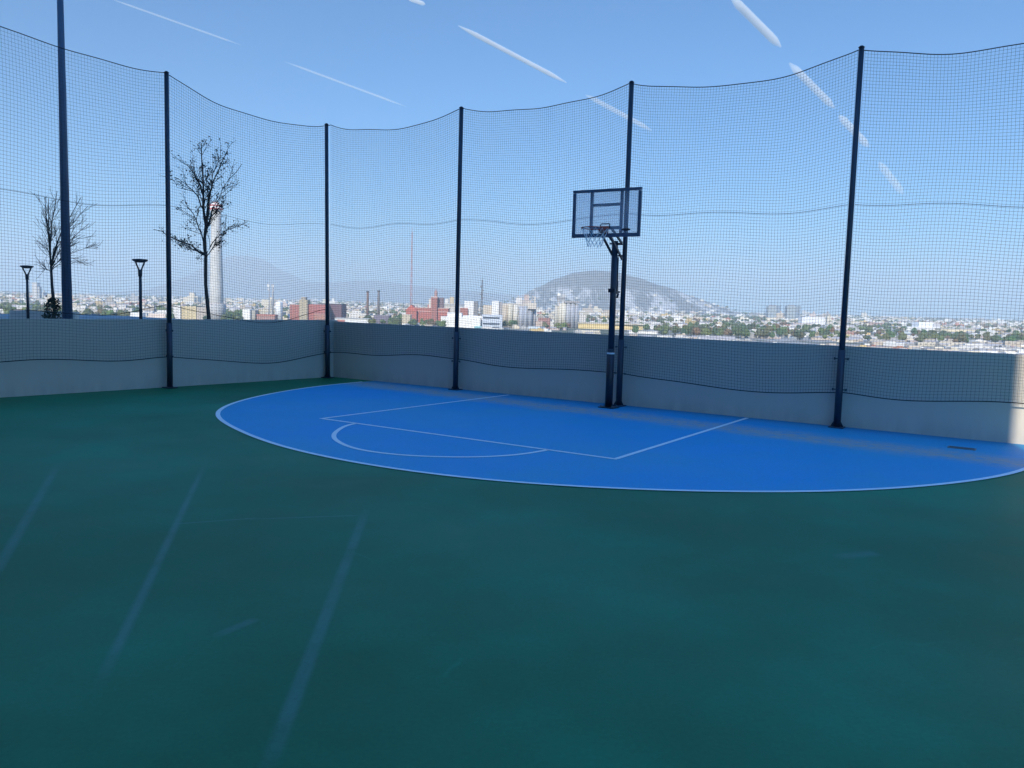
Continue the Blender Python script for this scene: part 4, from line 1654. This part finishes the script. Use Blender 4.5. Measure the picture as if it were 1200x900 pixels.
# clumps noted in the photograph
for px, py, D, n in ((456, 372, 900, 7), (464, 370, 905, 7), (484, 376, 880, 6), (497, 377, 878, 7), (508, 376, 880, 6), (597, 383, 940, 4), (603, 381, 945, 4), (646, 386, 930, 6), (655, 386, 925, 6), (662, 387, 920, 5), (872, 398, 900, 6), (865, 399, 890, 5),
                     (917, 402, 880, 5), (925, 402, 885, 4), (1095, 404, 900, 7), (1110, 402, 920, 6), (1010, 395, 1000, 5), (1140, 398, 1050, 6), (790, 392, 960, 5), (805, 394, 940, 4), (830, 394, 950, 5)):
    for _ in range(n):
        p = at(px + rnd.gauss(0, 5), py, D + rnd.uniform(-12, 12))
        tc_.append((p.x, p.y, rnd.uniform(3.2, 5.0), px))
tc_.sort(key=lambda c: -c[2] / c[1])
print('trees', len(tc_))
for (x, y, r0, px) in tc_[:285]:
    gn, col = rnd.choices(GREENS, (2, 4, 3, .5, 3.5))[0]
    t = bpy.data.objects.new('city_tree', None)
    C.objects.link(t)
    t.location = (x, y, CITY_Z)
    sz = 'large' if r0 > 4.4 else 'small' if r0 < 3.4 else 'medium'
    dist = 'in near rows' if y < 960 else 'in middle rows' if y < 1250 else 'near the horizon'
    lab = f'{sz} {gn} tree {dist}, {where(px)}'
    tag(t, lab, 'tree', 'city tree: ' + lab)
    o = bpy.data.objects.new('crown', TM[rnd.randrange(4)])
    C.objects.link(o)
    o.parent = t
    o.location = (0, 0, r0 * 1.05)
    o.scale = (r0 * rnd.uniform(.9, 1.2), r0 * rnd.uniform(.9, 1.2), r0 * rnd.uniform(.75, 1.0))
    o.rotation_euler = (0, 0, rnd.uniform(0, 6.28))
    o.color = (*[c * rnd.uniform(.8, 1.2) for c in col], 1)
    k = bpy.data.objects.new('trunk', trunk_me)
    C.objects.link(k)
    k.parent = t
    k.location = (0, 0, r0 * .9)
    k.scale = (r0 * .6, r0 * .6, r0 * .47)
items = []
low = bpy.data.meshes.new('x')
bm = bmesh.new()
r_ = random.Random(3)
for j in range(4):
    rr = bmesh.ops.create_icosphere(bm, subdivisions=1, radius=r_.uniform(.45, .65))
    o_ = Vector((r_.uniform(-.5, .5), r_.uniform(-.5, .5), r_.uniform(-.2, .4)))
    for v_ in rr['verts']:
        v_.co = v_.co * r_.uniform(.75, 1.3) + o_
bm.to_mesh(low)
bm.free()
for (x, y, r0, px) in tc_[285:]:
    items.append((low, Matrix.Translation((x, y, CITY_Z + r0 * .8)) @ Matrix.Rotation(rnd.uniform(0, 6), 4, 'Z') @ Matrix.Diagonal((r0, r0, r0 * .85, 1)), rnd.choice(GREENS)[1]))
for _ in range(3600):
    D = 2200 + 4500 * rnd.random() ** 1.5
    x = rnd.uniform(-.66, .66) * D
    z = hill_z(x, D)
    if z > CITY_Z + 60 or (mnoise.noise(Vector((x / 260, D / 400, 5.1))) < .05 and rnd.random() < .7):
        continue
    r0 = rnd.uniform(4, 8) * (D / 2200) ** .6
    items.append((low, Matrix.Translation((x, D, z + r0 * .7)) @ Matrix.Rotation(rnd.uniform(0, 6), 4, 'Z') @ Matrix.Diagonal((r0 * 1.3, r0, r0 * .8, 1)), rnd.choice(GREENS)[1]))
stuff_mesh('distant_city_woods', items, M_VTREE)


# ------------------------------------------------------------------ added vapour tubes imitating ceiling lights reflected in window glass
def light_reflection(name, xa, ya, xb, yb, wpx, dens, label):
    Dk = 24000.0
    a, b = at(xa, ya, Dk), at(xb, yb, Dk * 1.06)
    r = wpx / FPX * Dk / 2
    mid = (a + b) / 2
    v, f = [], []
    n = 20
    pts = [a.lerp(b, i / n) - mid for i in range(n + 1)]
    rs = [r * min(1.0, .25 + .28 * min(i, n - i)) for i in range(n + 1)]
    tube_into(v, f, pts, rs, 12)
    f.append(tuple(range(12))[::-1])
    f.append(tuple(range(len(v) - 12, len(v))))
    t = NT('reflection_vapour')
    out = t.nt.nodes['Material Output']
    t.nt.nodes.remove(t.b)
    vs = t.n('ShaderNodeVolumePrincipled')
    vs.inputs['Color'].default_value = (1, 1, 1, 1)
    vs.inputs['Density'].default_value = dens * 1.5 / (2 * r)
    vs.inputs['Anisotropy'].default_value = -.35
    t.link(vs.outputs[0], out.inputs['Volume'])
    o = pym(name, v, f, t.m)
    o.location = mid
    return tag(o, label, 'light_reflection')


light_reflection('light_reflection', 128, -2, 283, 53, 2.4, .45, 'long thin faint white light-reflection streak over the sky right of the floodlight mast')
light_reflection('light_reflection', 333, 72, 476, 125, 2.6, .4, 'thin faint white light-reflection streak reaching down to the netting between corner and factory poles')
light_reflection('light_reflection', 478, -2, 498, 5, 5, .5, 'tiny white light-reflection streak end at the very top of the sky')
light_reflection('light_reflection', 537, 30, 664, 97, 5.5, 1.3, 'bright white light-reflection streak over open sky above the net left of the hoop')
light_reflection('light_reflection', 686, 111, 764, 153, 6, .45, 'faint white light-reflection streak crossing the net pole behind the hoop')
light_reflection('light_reflection', 856, -4, 915, 55, 10, 1.0, 'broadest white light-reflection streak, over open sky above the net right of the hoop')
light_reflection('light_reflection', 925, 74, 978, 127, 9, .6, 'pale white light-reflection streak crossing the net top below the broadest streak')
light_reflection('light_reflection', 983, 135, 1018, 172, 9, .5, 'pale short light-reflection streak beside the hoop-side net pole')
light_reflection('light_reflection', 1030, 190, 1058, 227, 9, .3, 'faintest short light-reflection streak behind the net panel near the drain')

# ------------------------------------------------------------------ haze
bm = bmesh.new()
box(bm, (0, 7800, (640 + CITY_Z - 1.5) / 2), (25900, 17400, 640 - CITY_Z + 1.5))
hz = obj('haze', bm)
t = NT('haze_air')
t.nt.nodes.remove(t.b)
vp = t.n('ShaderNodeVolumePrincipled')
vp.inputs['Color'].default_value = (.86, .97, 1.0, 1)
vp.inputs['Density'].default_value = 1.9e-4
vp.inputs['Anisotropy'].default_value = 0.0
t.link(vp.outputs[0], t.nt.nodes['Material Output'].inputs['Volume'])
hz.data.materials.append(t.m)
kind(hz, 'stuff')

# ------------------------------------------------------------------ light
trav = (V * 1.0 - U * .30).normalized()       # where the sunlight heads, on plan
EL = R(32)
tosun = Vector((-trav.x * math.cos(EL), -trav.y * math.cos(EL), math.sin(EL)))
sun = bpy.data.lights.new('sun', 'SUN')
sun.energy = 5.0
sun.angle = R(.53)
sun.color = (1, .93, .80)
so = bpy.data.objects.new('sun', sun)
C.objects.link(so)
so.rotation_euler = tosun.to_track_quat('Z', 'Y').to_euler()
so.location = (0, 0, 60)

wd = bpy.data.worlds.new('World')
SC.world = wd
wd.use_nodes = True
nt = wd.node_tree
sky = nt.nodes.new('ShaderNodeTexSky')
sky.sky_type = 'NISHITA'
sky.sun_disc = False
sky.sun_elevation = EL
sky.sun_rotation = math.atan2(tosun.x, tosun.y)
sky.altitude = 500
sky.air_density = 1.0
sky.dust_density = 0.0
sky.ozone_density = 5.0
bg = nt.nodes['Background']
tint = nt.nodes.new('ShaderNodeMix')      # camera white balance of a clear cool sky
tint.data_type = 'RGBA'
tint.blend_type = 'MULTIPLY'
tint.inputs[0].default_value = 1
tint.inputs[7].default_value = (.20, .615, .86, 1)
nt.links.new(sky.outputs[0], tint.inputs[6])
wtc = nt.nodes.new('ShaderNodeTexCoord')
wsp = nt.nodes.new('ShaderNodeSeparateXYZ')
nt.links.new(wtc.outputs['Generated'], wsp.inputs[0])
wmr = nt.nodes.new('ShaderNodeMapRange')        # added boost to the unseen overhead sky, lifting light in the shaded court
wmr.interpolation_type = 'SMOOTHSTEP'
wmr.inputs['From Min'].default_value = .42
wmr.inputs['From Max'].default_value = .85
wmr.inputs['To Min'].default_value = 1.0
wmr.inputs['To Max'].default_value = 4.5
nt.links.new(wsp.outputs[2], wmr.inputs['Value'])
zenith_boost = nt.nodes.new('ShaderNodeVectorMath')
zenith_boost.operation = 'SCALE'
nt.links.new(tint.outputs[2], zenith_boost.inputs[0])
nt.links.new(wmr.outputs[0], zenith_boost.inputs['Scale'])
nt.links.new(zenith_boost.outputs[0], bg.inputs[0])
bg.inputs[1].default_value = .125

SC.view_settings.view_transform = 'Standard'
SC.view_settings.look = 'None'
SC.view_settings.exposure = 0.2
SC.view_settings.gamma = 1
SC.view_settings.use_curve_mapping = False
SC.render.engine = 'CYCLES'
cy = SC.cycles
cy.max_bounces = 8
cy.diffuse_bounces = 3
cy.glossy_bounces = 3
cy.transparent_max_bounces = 16
cy.volume_bounces = 1
cy.use_denoising = True
